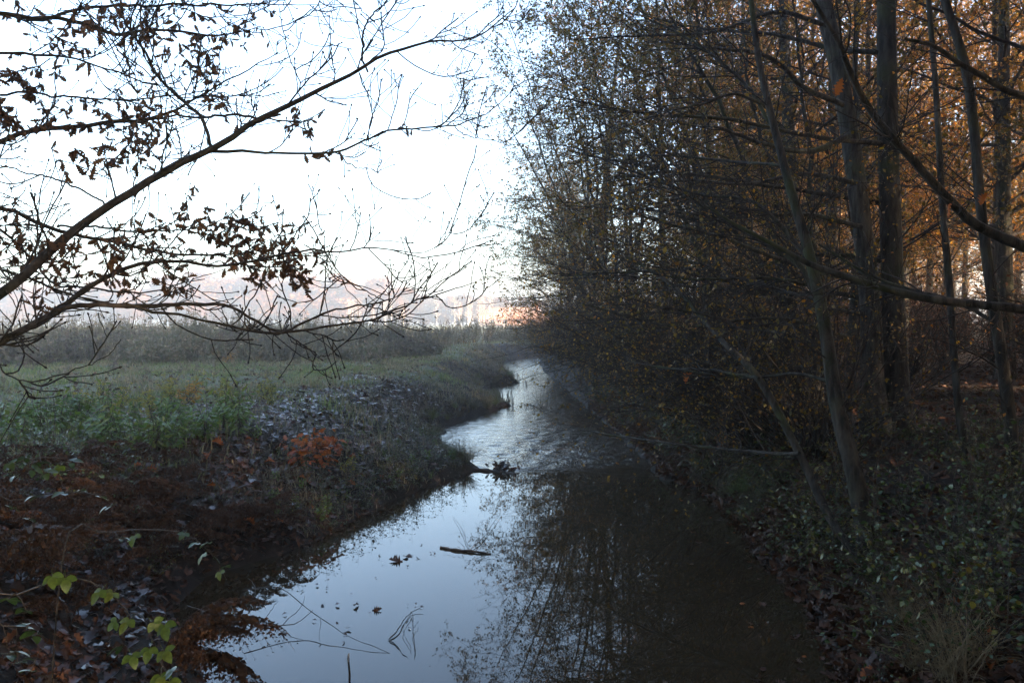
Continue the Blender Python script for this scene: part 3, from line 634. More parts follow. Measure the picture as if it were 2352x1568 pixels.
# buds at the twig ends
bud = np.concatenate([P2[:, -1], P3[:, -1]]); bd = np.concatenate([P2[:, -1] - P2[:, -2], P3[:, -1] - P3[:, -2]]); bd = nrm(bd)
q = np.stack([bud - bd * .003, bud + bd * .005, bud + bd * .014], 1); tubes(ab, q - oak_off, np.tile(np.array([[.0026, .0055, .0008]]), (len(q), 1)), 4)
oak = empty('oak_tree', oak_off); tag(oak, 'oak at the left with low bare boughs and brown withered leaves reaching over the bank', 'tree')
add('trunk', at.mesh('left_oak_trunk', M_BARK, True), oak); add('twigs', ab.mesh('left_oak_twigs', M_OAKBR, True), oak)
for l_ in limbs: add('limb', l_, oak)
cand = np.concatenate([P2[:, 2:].reshape(-1, 3), P3[:, 1:].reshape(-1, 3), PL[:, 8:].reshape(-1, 3)]); cuv = proj(cand)
zones = [(40, 215, 60, 75, 75), (30, 270, 45, 40, 30), (150, 100, 90, 60, 28), (280, 40, 120, 45, 45), (450, 40, 110, 45, 34), (400, 130, 120, 50, 34), (480, 150, 50, 40, 26), (500, 230, 40, 30, 16),
         (190, 240, 80, 40, 30), (330, 240, 60, 40, 22), (240, 345, 90, 50, 44), (330, 320, 50, 60, 36), (110, 300, 60, 40, 18), (20, 20, 60, 40, 14), (570, 45, 60, 40, 12), (560, 90, 50, 40, 9),
         (340, 535, 60, 40, 26), (500, 530, 70, 45, 60), (600, 560, 80, 50, 80), (680, 590, 55, 50, 44), (560, 515, 60, 30, 20), (260, 590, 120, 50, 44), (140, 600, 110, 50, 36), (60, 560, 60, 40, 22), (20, 500, 40, 40, 14), (330, 640, 110, 30, 20),
         (590, 625, 25, 25, 14), (670, 640, 30, 30, 18), (400, 640, 30, 30, 9), (100, 690, 40, 25, 7), (450, 470, 40, 30, 12), (720, 290, 60, 30, 9), (700, 260, 30, 20, 6), (715, 345, 20, 20, 5), (930, 320, 14, 14, 3)]
smp = np.concatenate([np.array([u, v]) + np.clip(rng.normal(size=(n, 2)), -1.6, 1.6) * np.array([a, b]) * .6 for u, v, a, b, n in zones])
smp = np.concatenate([smp, smp + rng.normal(0, 11, smp.shape), smp[::3] + rng.normal(0, 30, smp[::3].shape)])          # leaves come in pairs and tufts
near = np.array([int(np.argmin(((cuv - s) ** 2).sum(1))) for s in smp])
pos = cand[near]
oakmeshes = []
for k in range(6):
    V, F = OAK; L = V.copy(); rr = np.random.default_rng(50 + k)
    L[:, 2] += rr.uniform(-1.4, 1.4) * L[:, 0] ** 2 * 2 + rr.uniform(-.5, .1) * L[:, 1] ** 2 + .05 * np.sin(L[:, 1] * 9 + k); L[:, 0] *= rr.uniform(.55, .95)
    oakmeshes.append(mesh_np('oak_leaf', L, [F], M_OAKDEAD, True))
def lrot(rng, hang=.8):
    yv = Vector(rng.normal(size=3)); yv.z -= hang * 1.6; yv.normalize(); zv = Vector(rng.normal(size=3)); xv = yv.cross(zv).normalized(); zv = xv.cross(yv)
    return Matrix((xv, yv, zv)).transposed().to_euler()
order = np.argsort(rng.random(len(pos)))
for j in order[:290]:
    add('leaf', oakmeshes[int(rng.integers(0, 6))], oak, pos[j] - oak_off, lrot(rng), rng.uniform(.036, .066))
al = Acc(); rest = order[290:]
leaves(al, rng, pos[rest] - oak_off, rng.uniform(.034, .062, len(rest)), OAK, .6, curl=.8)
tag(add('foliage', al.mesh('left_oak_foliage', M_OAKDEAD), oak), kind='stuff')

# ------------------------------------------------------------------ leaf litter, grass, weeds
rng = np.random.default_rng(14)
def scatter(n, x0, x1, y0, y1, f):
    x = rng.uniform(x0, x1, n); y = y0 + (y1 - y0) * rng.random(n) ** 1.3
    k = f(x, y) > rng.random(n); return x[k], y[k]
def litdens(x, y):
    s = xl(y) - x
    band = np.exp(-((x + 3.4 - .03 * (y - 12)) / 2.0) ** 2) * np.clip(1.35 - np.abs(y - 11.5) / 9, .05, 1)
    return np.where(s > .15, np.clip(band * 1.1, 0, 1) * np.clip(.35 + vnoise(x * 1.3, y * 1.3, 9) * 1.2, 0, 1), 0)
acc = Acc()
x, y = scatter(30000, -8, -.8, 3.2, 34, litdens); z = ground_z(x, y) + .015
leaves(acc, rng, np.stack([x, y, z], 1), rng.uniform(.08, .15, len(x)), OAKLO, 0, .9, curl=.5)
accg = Acc(); x, y = scatter(7000, -12, -1.6, 9, 34, lambda x, y: np.where(xl(y) - x > 1, .35, 0)); leaves(accg, rng, np.stack([x, y, ground_z(x, y) + .05], 1), rng.uniform(.07, .13, len(x)), OAKLO, 0, .8, curl=.6)
tag(add('leaf_litter', accg.mesh('leaf_litter_grass', M_LITTER2)), 'scattered brown leaves lying on the short meadow grass', 'leaf litter', kind='stuff')
accn = Acc()
x, y = scatter(19000, -7, -1.4, 2.6, 10.5, lambda x, y: np.where(xl(y) - x > -.05, .7 + .3 * (xl(y) - x < .8), 0)); z = ground_z(x, y) + .02
leaves(accn, rng, np.stack([x, y, z], 1), rng.uniform(.045, .085, len(x)), OAKLO, 0, .7, curl=.9)
tag(add('leaf_litter', accn.mesh('leaf_litter_near', M_LITTER2)), 'dull brown leaf litter under the bracken beside the cove', 'leaf litter', kind='stuff')
tag(add('leaf_litter', acc.mesh('leaf_litter_left', M_LITTER)), 'carpet of wet brown oak leaves on the left bank', 'leaf litter', kind='stuff')
acc = Acc()
x, y = scatter(34000, 2.0, 14, 3.2, 32, lambda x, y: np.where(x - xr(y) > -.05, np.clip(1.25 - y / 34, .1, 1) * (1 + 1.5 * (x - xr(y) < .8)) * .6, 0)); z = ground_z(x, y) + .015
leaves(acc, rng, np.stack([x, y, z], 1), rng.uniform(.07, .14, len(x)), OAKLO, 0, .7, curl=.9)
y = rng.uniform(3.4, 24, 14000); x = xr(y) + np.abs(rng.normal(0, .6, len(y))) - .05; leaves(acc, rng, np.stack([x, y, ground_z(x, y) + .02], 1), rng.uniform(.06, .12, len(x)), OAKLO, .1, .5, curl=.9)
tag(add('leaf_litter', acc.mesh('leaf_litter_right', M_LITTER2)), 'carpet of dark brown leaves under the trees on the right bank', 'leaf litter', kind='stuff')

def blades(acc, x, y, h, wdt, lean=.35, seg=2):
    n = len(x); z = ground_z(x, y) - .01; a = rng.uniform(0, 6.28, n); d = np.stack([np.cos(a), np.sin(a)], 1); ln_ = rng.normal(0, lean, n)[:, None]
    b = np.stack([x, y, z], 1); pr = np.stack([-d[:, 1], d[:, 0]], 1); V = []
    fr = [0, .55, 1.0]; ww = [1, .75, .05]
    for f, w in zip(fr, ww):
        c = b.copy(); c[:, :2] += d * ln_ * (h * f ** 1.8)[:, None]; c[:, 2] += h * (f - .25 * np.abs(ln_[:, 0]) * f * f)
        o = np.zeros((n, 3)); o[:, :2] = pr * (wdt * w)[:, None]; V += [c - o, c + o]
    V = np.stack(V, 1); i = (np.arange(n) * 6)[:, None]
    F = np.concatenate([i + np.array([[0, 1, 3, 2]]), i + np.array([[2, 3, 5, 4]])])
    acc.put(V.reshape(-1, 3), F)
acc = Acc()
def turfd(x, y):
    t = sst((xl(y) - x - .9) / 1.0) * sst((y - 6.5) / 3 + (-(x + 3)) * .14)
    return t * (1 - .8 * np.exp(-(((x + 3.2) / 1.8) ** 2 + ((y - 11.5) / 4.5) ** 2))) * np.clip(vnoise(x * .8, y * .5, 21) * 1.9 - .25 + .5 * vnoise(x * 2.5, y * 2.5, 22), .06, 1)
x, y = scatter(110000, -16, -1, 7, 34, turfd); blades(acc, x, y, rng.uniform(.03, .11, len(x)) * (.35 + 1.9 * vnoise(x * .8, y * .8, 3) ** 2 + .8 * (vnoise(x * 3, y * 3, 30) > .72)), rng.uniform(.004, .009, len(x)) * (1 + y / 25), .5)
x, y = scatter(60000, -40, 3, 24, 75, turfd); blades(acc, x, y, rng.uniform(.05, .16, len(x)), rng.uniform(.012, .022, len(x)), .6)
tag(add('meadow_grass', acc.mesh('meadow_grass', M_GRASS)), 'short dewy grass on the meadow left of the stream', 'grass', kind='stuff')
# bank grass hanging over the water edge
acc = Acc()
x, y = scatter(90000, -5, .6, 9, 55, lambda x, y: np.where((xl(y) - x > .0), np.exp(-((xl(y) - x - .7) / .8) ** 2) * .9, 0)); blades(acc, x, y, rng.uniform(.04, .15, len(x)) * (.5 + vnoise(x * 1.5, y * 1.5, 2)), rng.uniform(.003, .007, len(x)) * (1 + y / 22), .9)
tag(add('bank_grass', acc.mesh('bank_grass', M_WEED)), 'rough brown-green grass on the left bank slope', 'grass', kind='stuff')
# tall dead weeds of the field
def weed_front(x): return np.interp(x, [-40, -16, -9, -5, -2.5, 0, 4], [24, 25.5, 29, 33, 40, 50, 58])
def weeds(acc, x, y, h, wd):
    n = len(x); z = ground_z(x, y); b = np.stack([x, y, z], 1); ln_ = rng.normal(0, .16, (n, 2))
    tip = b + np.stack([ln_[:, 0] * h, ln_[:, 1] * h, h], 1); mid = (b + tip) / 2 + rng.normal(0, .04, (n, 3))
    P = np.stack([b, mid, tip], 1); tubes(acc, P, np.stack([wd, wd * .8, wd * .4], 1), 3)
    for k in range(7):
        f = rng.uniform(.25, 1.0, n)[:, None]; leaves(acc, rng, b * (1 - f) + tip * f, rng.uniform(.06, .2, n), SMALL if k % 2 else LANCE, .15)
acc = Acc()
x = rng.uniform(-45, 6, 30000); x = np.where(rng.random(len(x)) < .45, np.round(x / 1.7) * 1.7 + rng.normal(0, .28, len(x)), x); f = weed_front(x) + 7 * (vnoise(x * .35, x * 0, 33) - .6) + 3 * (vnoise(x * 1.1, x * 0, 34) - .5); y = f + rng.exponential(11, len(x)) - (rng.random(len(x)) < .10) * rng.exponential(4, len(x)); k = (y < 120) & (x < xl(y) - 3) & (np.abs(x) < y * .75 + 3); x, y = x[k][:15000], y[k][:15000]
print('weeds', len(x))
weeds(acc, x, y, rng.uniform(.35, 1.0, len(x)) ** .8 * (1 + .55 * (rng.random(len(x)) < .10)) * (.75 + 1.0 * vnoise(x * .5, y * .3, 6)) * np.clip(.30 + (y - weed_front(x) + 3) / 9, .22, 1), rng.uniform(.004, .010, len(x)) * (1 + y / 60))
tag(add('weed_thicket', acc.mesh('weed_thicket', M_WEED)), 'grey-brown thicket of tall dead weeds across the misty field', 'weeds', kind='stuff')

# ------------------------------------------------------------------ far side of the field
def far_tree(seed, h, mat, birch=False):
    rng = np.random.default_rng(seed); at, al = Acc(), Acc()
    p, rd = stem(rng, h * .95, .09 if birch else .22, 12, (0, 0), .06); tubes(at, p[None], rd[None], 6)
    n1 = 26; t = rng.uniform(.10 if not birch else .3, .95, n1)
    P1, R1 = grow(rng, p[None], rd[None], np.zeros(n1, int), t, rng.uniform(.16, .34, n1) * h * (1.15 - .6 * t) * (.6 if birch else 1), 6, (35, 75), .1, (0, 0, .05), .45, .2); tubes(at, P1, R1, 4)
    pi, tt = pick(rng, n1, 6, .25, 1); P2, R2 = grow(rng, P1, R1, pi, tt, rng.uniform(.04, .10, len(pi)) * h, 4, (30, 70), .15, (0, 0, .02), .6, .4); tubes(at, P2, np.maximum(R2, .012), 3)
    pi, tt = pick(rng, len(P2), 5 if birch else 36, 0, 1); pos = P2[pi, (tt * 2.99).astype(int)] + rng.normal(0, h * .035, (len(pi), 3))
    leaves(al, rng, pos, rng.uniform(.3, .7, len(pos)) * (.5 if birch else 1) * h / 12, SMALL, 0)
    return {'trunk': at.mesh('far_trunk%d' % seed, M_BIRCH if birch else M_BARKG, True), 'crown': al.mesh('far_crown%d' % seed, mat)}
FT = [far_tree(61, 12, M_FARA), far_tree(62, 11, M_FARB), far_tree(63, 13, M_FARA), far_tree(64, 9, M_FARB)]
FB = [far_tree(65, 8, M_FARB, True), far_tree(66, 7, M_FARA, True)]
rs = np.random.default_rng(31)
for row, (yy, nn) in enumerate(((390, 46), (410, 46), (436, 42))):
    for k in range(nn):
        x = -285 + 470 * (k + rs.uniform(.2, .8)) / nn; y = yy + rs.normal(0, 8)
        u = 512 + x * 826 / y
        s = np.interp(u, [0, 170, 230, 330, 420, 480, 560, 700], [1.6, 1.65, 1.85, 1.75, 1.4, 1.2, 1.0, 1.1]) * rs.uniform(.85, 1.1)
        v = int(rs.choice([0, 2, 0, 1])) if u < 400 else int(rs.choice([1, 3, 0, 3]))
        place('woodland_edge_tree', FT[v], on(x, y), rs.uniform(0, 6.28), (s * 1.75, s * 1.75, s * .95), ['round orange-leaved tree in the misty far woodland edge', 'brownish tree in the misty far woodland edge', 'tall orange-leaved tree in the misty far woodland edge', 'low brown tree in the misty far woodland edge'][v], 'tree', 'trees of the far woodland edge')
for k in range(26):
    u = rs.uniform(330, 590); y = rs.uniform(290, 325); x = (u - 512) * y / 826
    place('birch_tree', FB[k % 2], on(x, y), rs.uniform(0, 6.28), rs.uniform(1.0, 1.5), 'young pale-stemmed birch standing in front of the far woodland edge', 'tree', 'young birches across the field')
for k in range(46):
    x = -270 + 9.6 * k + rs.normal(0, 2); y = rs.uniform(368, 380)
    if -24 < x < 26: continue
    place('hedge_bush', FT[3], on(x, y), rs.uniform(0, 6.28), (1.4, 1.4, rs.uniform(.3, .5)), 'low brown bush at the foot of the misty far woodland edge', 'bush', 'bushes along the far woodland edge')
# farmhouse roof in the mist
def box(acc, a, b):
    V = np.array([[x, y, z] for x in (a[0], b[0]) for y in (a[1], b[1]) for z in (a[2], b[2])]); acc.put(V, np.array([[0, 1, 3, 2], [4, 6, 7, 5], [0, 4, 5, 1], [2, 3, 7, 6], [0, 2, 6, 4], [1, 5, 7, 3]]))
house = empty('farmhouse', on(-1.5, 350)); house.rotation_euler.z = R(14); house.scale = (1.42, 1.42, 1.25); tag(house, 'low farmhouse with big red-brown hipped roof in the mist before the far trees', 'house')
a = Acc(); box(a, (-9.5, -4.2, -.2), (11, 4.2, 2.3)); add('wall', a.mesh('house_wall', simple('brick_pale', (.28, .15, .10), .9, 2)), house)
a = Acc(); V = np.array([[-10.2, -5, 2.15], [11.8, -5, 2.15], [11.8, 5, 2.15], [-10.2, 5, 2.15], [-6.2, 0, 6.1], [9.4, 0, 5.9]]); a.put(V, np.array([[0, 1, 5, 4], [2, 3, 4, 5]])); a.put(V, np.array([[3, 0, 4], [1, 2, 5]]), np.array([[0, 3, 2, 1]]))
roof = add('roof', a.mesh('house_roof', simple('roof_tile', (.30, .14, .07), .8, 1.2, .3)), house)
a = Acc(); box(a, (-6.4, -.25, 5.95), (9.6, .25, 6.2)); add('ridge', a.mesh('house_ridge', simple('ridge_tile', (.36, .20, .11))), roof)
a = Acc(); box(a, (8.2, -.5, 5.2), (9.1, .5, 7.3)); box(a, (8.1, -.6, 7.3), (9.2, .6, 7.5)); add('chimney', a.mesh('house_chimney', simple('chimney_brick', (.4, .15, .08))), roof)
for xx in (-6.5, -2.5, 1.5, 6):
    a = Acc(); box(a, (xx, -4.26, .7), (xx + 1.1, -4.2 + .02, 1.9)); w_ = add('window', a.mesh('house_window', simple('window_dark', (.04, .045, .05), .2, 2, .1, 0)), house)
    a = Acc(); box(a, (xx - .1, -4.29, .6), (xx + 1.2, -4.262, .7)); add('sill', a.mesh('house_sill', simple('sill', (.5, .48, .44))), w_)

# ------------------------------------------------------------------ near plants
MARKS_R = [((3.1, 7.2), 'at the foot of the leaning alder'), ((5.0, 11.0), 'around the twin trunks'), ((4.4, 9.2), 'by the straight pale sapling'), ((5.2, 8.2), 'by the dark bowed sapling'), ((2.7, 5.6), 'beside the straw-coloured grass tufts'), ((2.8, 12.2), 'at the right end of the little weir'), ((4.2, 15.5), 'under the overhanging alders')]
MARKS_L = [((-.9, 13.2), 'at the left end of the little weir'), ((-2.2, 9.2), 'just above the waterline of the pool'), ((-2.4, 11.6), 'near the orange-red seedlings'), ((-4.2, 11), 'in the open leaf carpet of the left bank'), ((-3.4, 7.6), 'where the pool cuts into the left bank')]
def by(p, marks): return min(marks, key=lambda m: (m[0][0] - p[0]) ** 2 + (m[0][1] - p[1]) ** 2)[1]
def hit(u, v, dz=0.0):
    """where the ray of photo pixel (u, v) meets the ground"""
    a = (u * K - 512) / 826.0; b = (341 - v * K) / 826.0
    t = np.r_[np.linspace(1.5, 20, 700), np.linspace(20.1, 120, 800)]
    d = np.array([a, CP + b * SP, -SP + b * CP]); P = np.array([0, 0, CAM_H]) + d[None] * t[:, None]
    k = np.nonzero(np.maximum(ground_z(P[:, 0], P[:, 1]), -.02) >= P[:, 2])[0]
    p = P[k[0]] if len(k) else P[-1]
    return np.array([p[0], p[1], max(float(ground_z(p[0:1], p[1:2])[0]), -.05) + dz])
def leafy(seed, h, nst, shape, lsize, nleaf, mat, spread=45, droop=-.03, twigm=M_STICK, r=.004, hang=.1, flat=.4):
    rng = np.random.default_rng(seed); at, al = Acc(), Acc()
    base = np.zeros((1, 2, 3)); base[0, 0, 2] = -.05; base[0, 1, 2] = .05; rb = np.full((1, 2), r)
    P1, R1 = grow(rng, base, rb, np.zeros(nst, int), rng.uniform(0, .9, nst), rng.uniform(.6, 1.2, nst) * h, 10, (5, spread), .09, (0, 0, droop), 1, .35)
    tubes(at, P1, R1, 4)
    pi, t = pick(rng, nst, nleaf, .2, 1); i = (t * 8.99).astype(int)
    q = rng.normal(size=(len(pi), 3)); q[:, 2] *= .3; q = nrm(q)
    p1 = P1[pi, i] + q * rng.uniform(.02, .06, (len(pi), 1)); tubes(at, np.stack([P1[pi, i], p1], 1), np.full((len(pi), 2), .0014), 3)
    leaves(al, rng, p1, rng.uniform(.7, 1.25, len(pi)) * lsize, shape, hang, flat, dirs=q)
    return {'stems': at.mesh('stems%d' % seed, twigm, True), 'foliage': al.mesh('plant_leaves%d' % seed, mat)}
M_NETTLE = leafmat('leaf_nettle', [(.05, .11, .022), (.08, .155, .03), (.12, .18, .034), (.18, .19, .04)], .3, .45, .4)
M_YWEED = leafmat('leaf_yellow_weed', [(.20, .20, .03), (.28, .24, .035), (.17, .21, .045), (.34, .25, .04)], .35, .5, .3)
BR = [leafy(101, .9, 9, OVATE, .040, 16, M_IVY, 65, -.12), leafy(102, .7, 10, LANCE, .05, 12, M_IVY, 70, -.10), leafy(103, 1.1, 8, OVATE, .042, 14, M_GREEN, 60, -.10)]
NT = [leafy(104, .45, 9, LANCE, .085, 12, M_NETTLE, 25, .0), leafy(105, .35, 8, OVATE, .055, 12, M_NETTLE, 35, -.02)]
YW = [leafy(106, .5, 12, LANCE, .07, 12, M_YWEED, 25, .0), leafy(107, .35, 10, LANCE, .08, 10, M_YWEED, 40, -.02)]
RD = [leafy(108, .45, 7, OAKLO, .10, 7, M_REDLEAF, 40, -.02)]
rs = np.random.default_rng(41)
def uvs(n, u0, u1, v0, v1): return [(rs.uniform(u0, u1), rs.uniform(v0, v1)) for _ in range(n)]
# brambles of the right bank
for (u, v) in uvs(64, 1560, 2352, 985, 1300) + uvs(20, 1850, 2352, 1290, 1560):
    p = hit(u, v)
    if p[0] - xr(p[1]) < .15: continue
    place('bramble', BR[int(rs.integers(0, 3))], p, rs.uniform(0, 6.28), rs.uniform(.55, 1.1), 'dark glossy bramble ' + by(p, MARKS_R), 'bramble', 'brambles ' + by(p, MARKS_R))
for (u, v) in uvs(26, 1250, 1620, 880, 1090):
    p = hit(u, v); p[0] = float(xr(p[1])) + rs.uniform(.1, .8)
    place('bramble', BR[int(rs.integers(0, 3))], on(p[0], p[1]), rs.uniform(0, 6.28), rs.uniform(.7, 1.2), 'dark bramble at the right water edge under the overhanging twigs', 'bramble', 'brambles at the right water edge')
for k in range(44):
    y = rs.uniform(4.2, 14); x = float(xr(y)) + rs.uniform(.05, .6); p = np.array(on(x, y))
    place('bramble', BR[int(rs.integers(0, 3))], p, rs.uniform(0, 6.28), rs.uniform(.4, .75), 'dark bramble overhanging the pool ' + by(p, MARKS_R), 'bramble', 'brambles over the right pool edge ' + by(p, MARKS_R))
for k in range(38):
    y = rs.uniform(11, 25); x = float(xr(y)) + rs.uniform(.05, .9); p = np.array(on(x, y))
    place('bramble', BR[int(rs.integers(0, 2))], p, rs.uniform(0, 6.28), rs.uniform(.5, .9), 'dark bramble hanging down the right bank ' + by(p, MARKS_R), 'bramble', 'brambles hanging down the right bank ' + by(p, MARKS_R))
# left bank: brambles along the water edge
for (u, v) in uvs(46, 560, 1060, 1000, 1200) + [(1040, 1062), (1050, 1072), (1010, 1060), (960, 1050), (900, 1120), (840, 1170)]:
    p = hit(u, v)
    if xl(p[1]) - p[0] < .05: p[0] = float(xl(p[1])) - rs.uniform(.1, .5); p[2] = on(p[0], p[1])[2]
    place('bramble', (BR + [NT[1]])[int(rs.integers(0, 4))], p, rs.uniform(0, 6.28), rs.uniform(.3, .6), 'low green bramble ' + by(p, MARKS_L), 'bramble', 'brambles ' + by(p, MARKS_L))
for (u, v) in uvs(13, -40, 190, 1030, 1110) + uvs(7, -40, 330, 1110, 1200):
    place('bramble', BR[2], hit(u, v), rs.uniform(0, 6.28), rs.uniform(.5, .8), 'leafy green bramble between the meadow herbs and the dead bracken', 'bramble', 'brambles behind the bracken')
for k in range(34):
    y = rs.uniform(9.2, 16); x = float(xl(y)) - abs(rs.normal(.1, .45)) - .03; p = np.array(on(x, y))
    place('bramble', (NT[1], BR[2], BR[0])[k % 3], p, rs.uniform(0, 6.28), rs.uniform(.35, .6), 'fresh green bramble sprig at the waterline ' + by(p, MARKS_L), 'bramble', 'bramble sprigs at the waterline ' + by(p, MARKS_L))
# green herbs at the meadow edge
for (u, v) in uvs(46, -20, 430, 955, 1040) + uvs(16, 380, 560, 960, 1010):
    place('nettle_plant', NT[int(rs.integers(0, 2))], hit(u, v), rs.uniform(0, 6.28), rs.uniform(.7, 1.25), 'fresh green herb at the meadow edge behind the bracken', 'plant', 'green herbs at the meadow edge')
for (u, v) in uvs(22, 120, 640, 890, 960):
    place('yellowing_weed', YW[int(rs.integers(0, 2))], hit(u, v), rs.uniform(0, 6.28), rs.uniform(.6, 1.1), 'yellow-green weed standing in the short meadow grass', 'plant', 'yellowing weeds in the meadow')
for (u, v), l in (((435, 925), 'golden yellow weed clump in the meadow grass'), ((525, 835), 'orange weed clump at the foot of the tall dead weeds')):
    e = place('golden_weed', YW[1], hit(u, v), .4, 1.3, l, 'plant')
M_GOLD = leafmat('leaf_gold', [(.3, .17, .02), (.36, .2, .03), (.26, .12, .02)], .4, .5, .3)
for o in list(bpy.data.objects):
    if o.name == 'golden_weed' or o.name.startswith('golden_weed.'):
        for c in o.children:
            if c.name.startswith('foliage'): c.data = c.data.copy(); c.data.materials[0] = M_GOLD
for (u, v), l in (((725, 1045), 'seedling with orange-red leaves on the left bank'), ((690, 1075), 'low red-leaved seedling beside the orange one on the left bank'), ((765, 1050), 'orange seedling above the brambles of the left bank'), ((745, 1075), 'bushy orange-red seedling between the others on the left bank'), ((710, 1055), 'small red seedling beside the orange ones on the left bank')):
    place('red_leaved_seedling', RD[0], hit(u, v), rs.uniform(0, 6.28), .95, l, 'seedling')
place('yellow_leaved_seedling', YW[1], hit(800, 1085), .5, .7, 'small yellow-leaved seedling next to the orange-red seedlings', 'seedling')

# bracken: dead brown fronds at the near left
def frond(seed, L=.75, droop=.6, hangp=.7):
    rng = np.random.default_rng(seed); a = Acc(); n = 20; t = np.linspace(0, 1, n)
    p = np.stack([np.zeros(n), L * (t - .12 * t ** 3), L * (.75 * t - droop * 1.35 * t ** 2)], 1); p[:, 0] = .04 * np.sin(t * 3 + seed)
    tubes(a, p[None], (.004 * (1 - .8 * t))[None], 4)
    for j in range(3, n - 1):
        for sd_ in (-1, 1):
            pl = L * .34 * math.sin(math.pi * min(1, (j - 1) / n * .9 + .12)) ** .8 * rng.uniform(.7, 1.1); m = 9; q = np.linspace(0, 1, m)
            c = p[j] + np.stack([sd_ * pl * q * (1 - .35 * hangp), pl * .35 * q, -hangp * pl * (.3 * q + .7 * q ** 2)], 1); c += np.cumsum(rng.normal(0, .003, c.shape), 0)
            tubes(a, c[None], (.0018 * (1 - .7 * q))[None], 3)
            pos = np.repeat(c[1:], 2, 0); dirs = np.tile(np.array([[0, 1, -.5], [0, -1, -.5]]), (m - 1, 1)).astype(float)
            leaves(a, rng, pos, pl * .24 * (1.15 - np.repeat(q[1:], 2)), SMALL, .25, 0, dirs)
    return a.mesh('frond%d' % seed, M_FERN)
FR = [frond(1), frond(2, .85, .75, .9), frond(3, .6, .5, .6)]
FRG = frond(4, .7, .5, .35); FRG.materials[0] = M_YWEED
rs = np.random.default_rng(43)
def fern(u, v, nf, s, label, Y=None, face=None):
    p = hit(u, v) if Y is None else np.array(on(*W(u, v, Y)[:2]))
    e = empty('bracken_fern', p); tag(e, label, 'fern', 'dead bracken on the left bank')
    a0 = rs.uniform(0, 6.28)
    for k in range(nf):
        an = a0 + k * 6.28 / nf + rs.normal(0, .3) if face is None else face + rs.normal(0, .5)
        add('frond', FR[int(rs.integers(0, 3))], e, (0, 0, .1 * s), (rs.normal(.45, .22), 0, an), s * rs.uniform(.7, 1.15))
    return e
for (u, v) in uvs(15, -80, 330, 1085, 1240) + uvs(9, -100, 400, 1230, 1480) + uvs(4, 330, 480, 1130, 1220):
    p = hit(u, v)
    fern(u, v, int(rs.integers(3, 6)), rs.uniform(.55, .95), 'rusty brown dead bracken sagging on the near left bank')
for (u, v) in ((420, 1235), (480, 1225), (390, 1270), (545, 1215), (350, 1300), (600, 1200), (330, 1250)):
    fern(u, v, 4, .6, 'dead bracken at the lip of the cove in the left bank')
for k in range(13):
    y = rs.uniform(5.8, 9.8); x = float(xl(y)) - rs.uniform(.15, .9); q = proj(np.array(on(x, y)))
    fern(q[0], q[1], 4, rs.uniform(.5, .75), 'dead bracken hanging down the bank beside the cove') if k % 3 else place('bramble', BR[k % 2], on(x, y), rs.uniform(0, 6.28), .5, 'dark bramble among the bracken beside the cove', 'bramble', 'brambles beside the cove')
# bracken hanging out over the water
e = empty('bracken_fern', on(-1.92, 4.5)); tag(e, 'dead brown bracken clump drooping over the pool edge', 'fern')
for k, (an, tilt, s_) in enumerate(((-1.57, .55, .95), (-1.3, .35, .85), (-1.9, .3, .85), (-1.05, .1, .75), (-1.7, -.1, .8), (-2.3, .1, .75), (-1.45, -.35, .75), (-.6, .3, .7), (-2.0, .6, .8))):
    add('frond', FR[k % 3], e, (0, 0, .48), (tilt, 0, an), s_)
a = Acc(); tubes(a, np.array([[[-.1, 0, -.1], [-.04, 0, .25], [0, 0, .5]]]), np.array([[.012, .01, .008]]), 6); add('stem', a.mesh('fern_stem', M_STICK, True), e)

# brambles at the near left with single bright leaves
def trifoliate(k):
    a = Acc(); rr = np.random.default_rng(200 + k); V, F = OVATE
    for ang, s, o in ((0, 1, .32), (1.15, .85, .12), (-1.15, .85, .12)):
        c, s_ = math.cos(ang), math.sin(ang); L = V * s; L = L.copy(); L[:, 2] += rr.normal(0, .05) + rr.normal(0, .25) * L[:, 1] ** 2
        P = np.stack([L[:, 0] * c + (L[:, 1] + o * .2) * s_, -L[:, 0] * s_ + (L[:, 1]) * c + (o if ang == 0 else .12), L[:, 2]], 1); a.put(P, F)
    tubes(a, np.array([[[0, -.5, .03], [0, 0, 0], [0, .35, 0]]]), np.array([[.02, .02, .015]]), 3)
    return a
TRI_Y = [trifoliate(k).mesh('bramble_leaf', M_YELLOW, True) for k in range(3)]
TRI_G = [trifoliate(k).mesh('bramble_leaf_dark', M_GREEN, True) for k in range(3)]
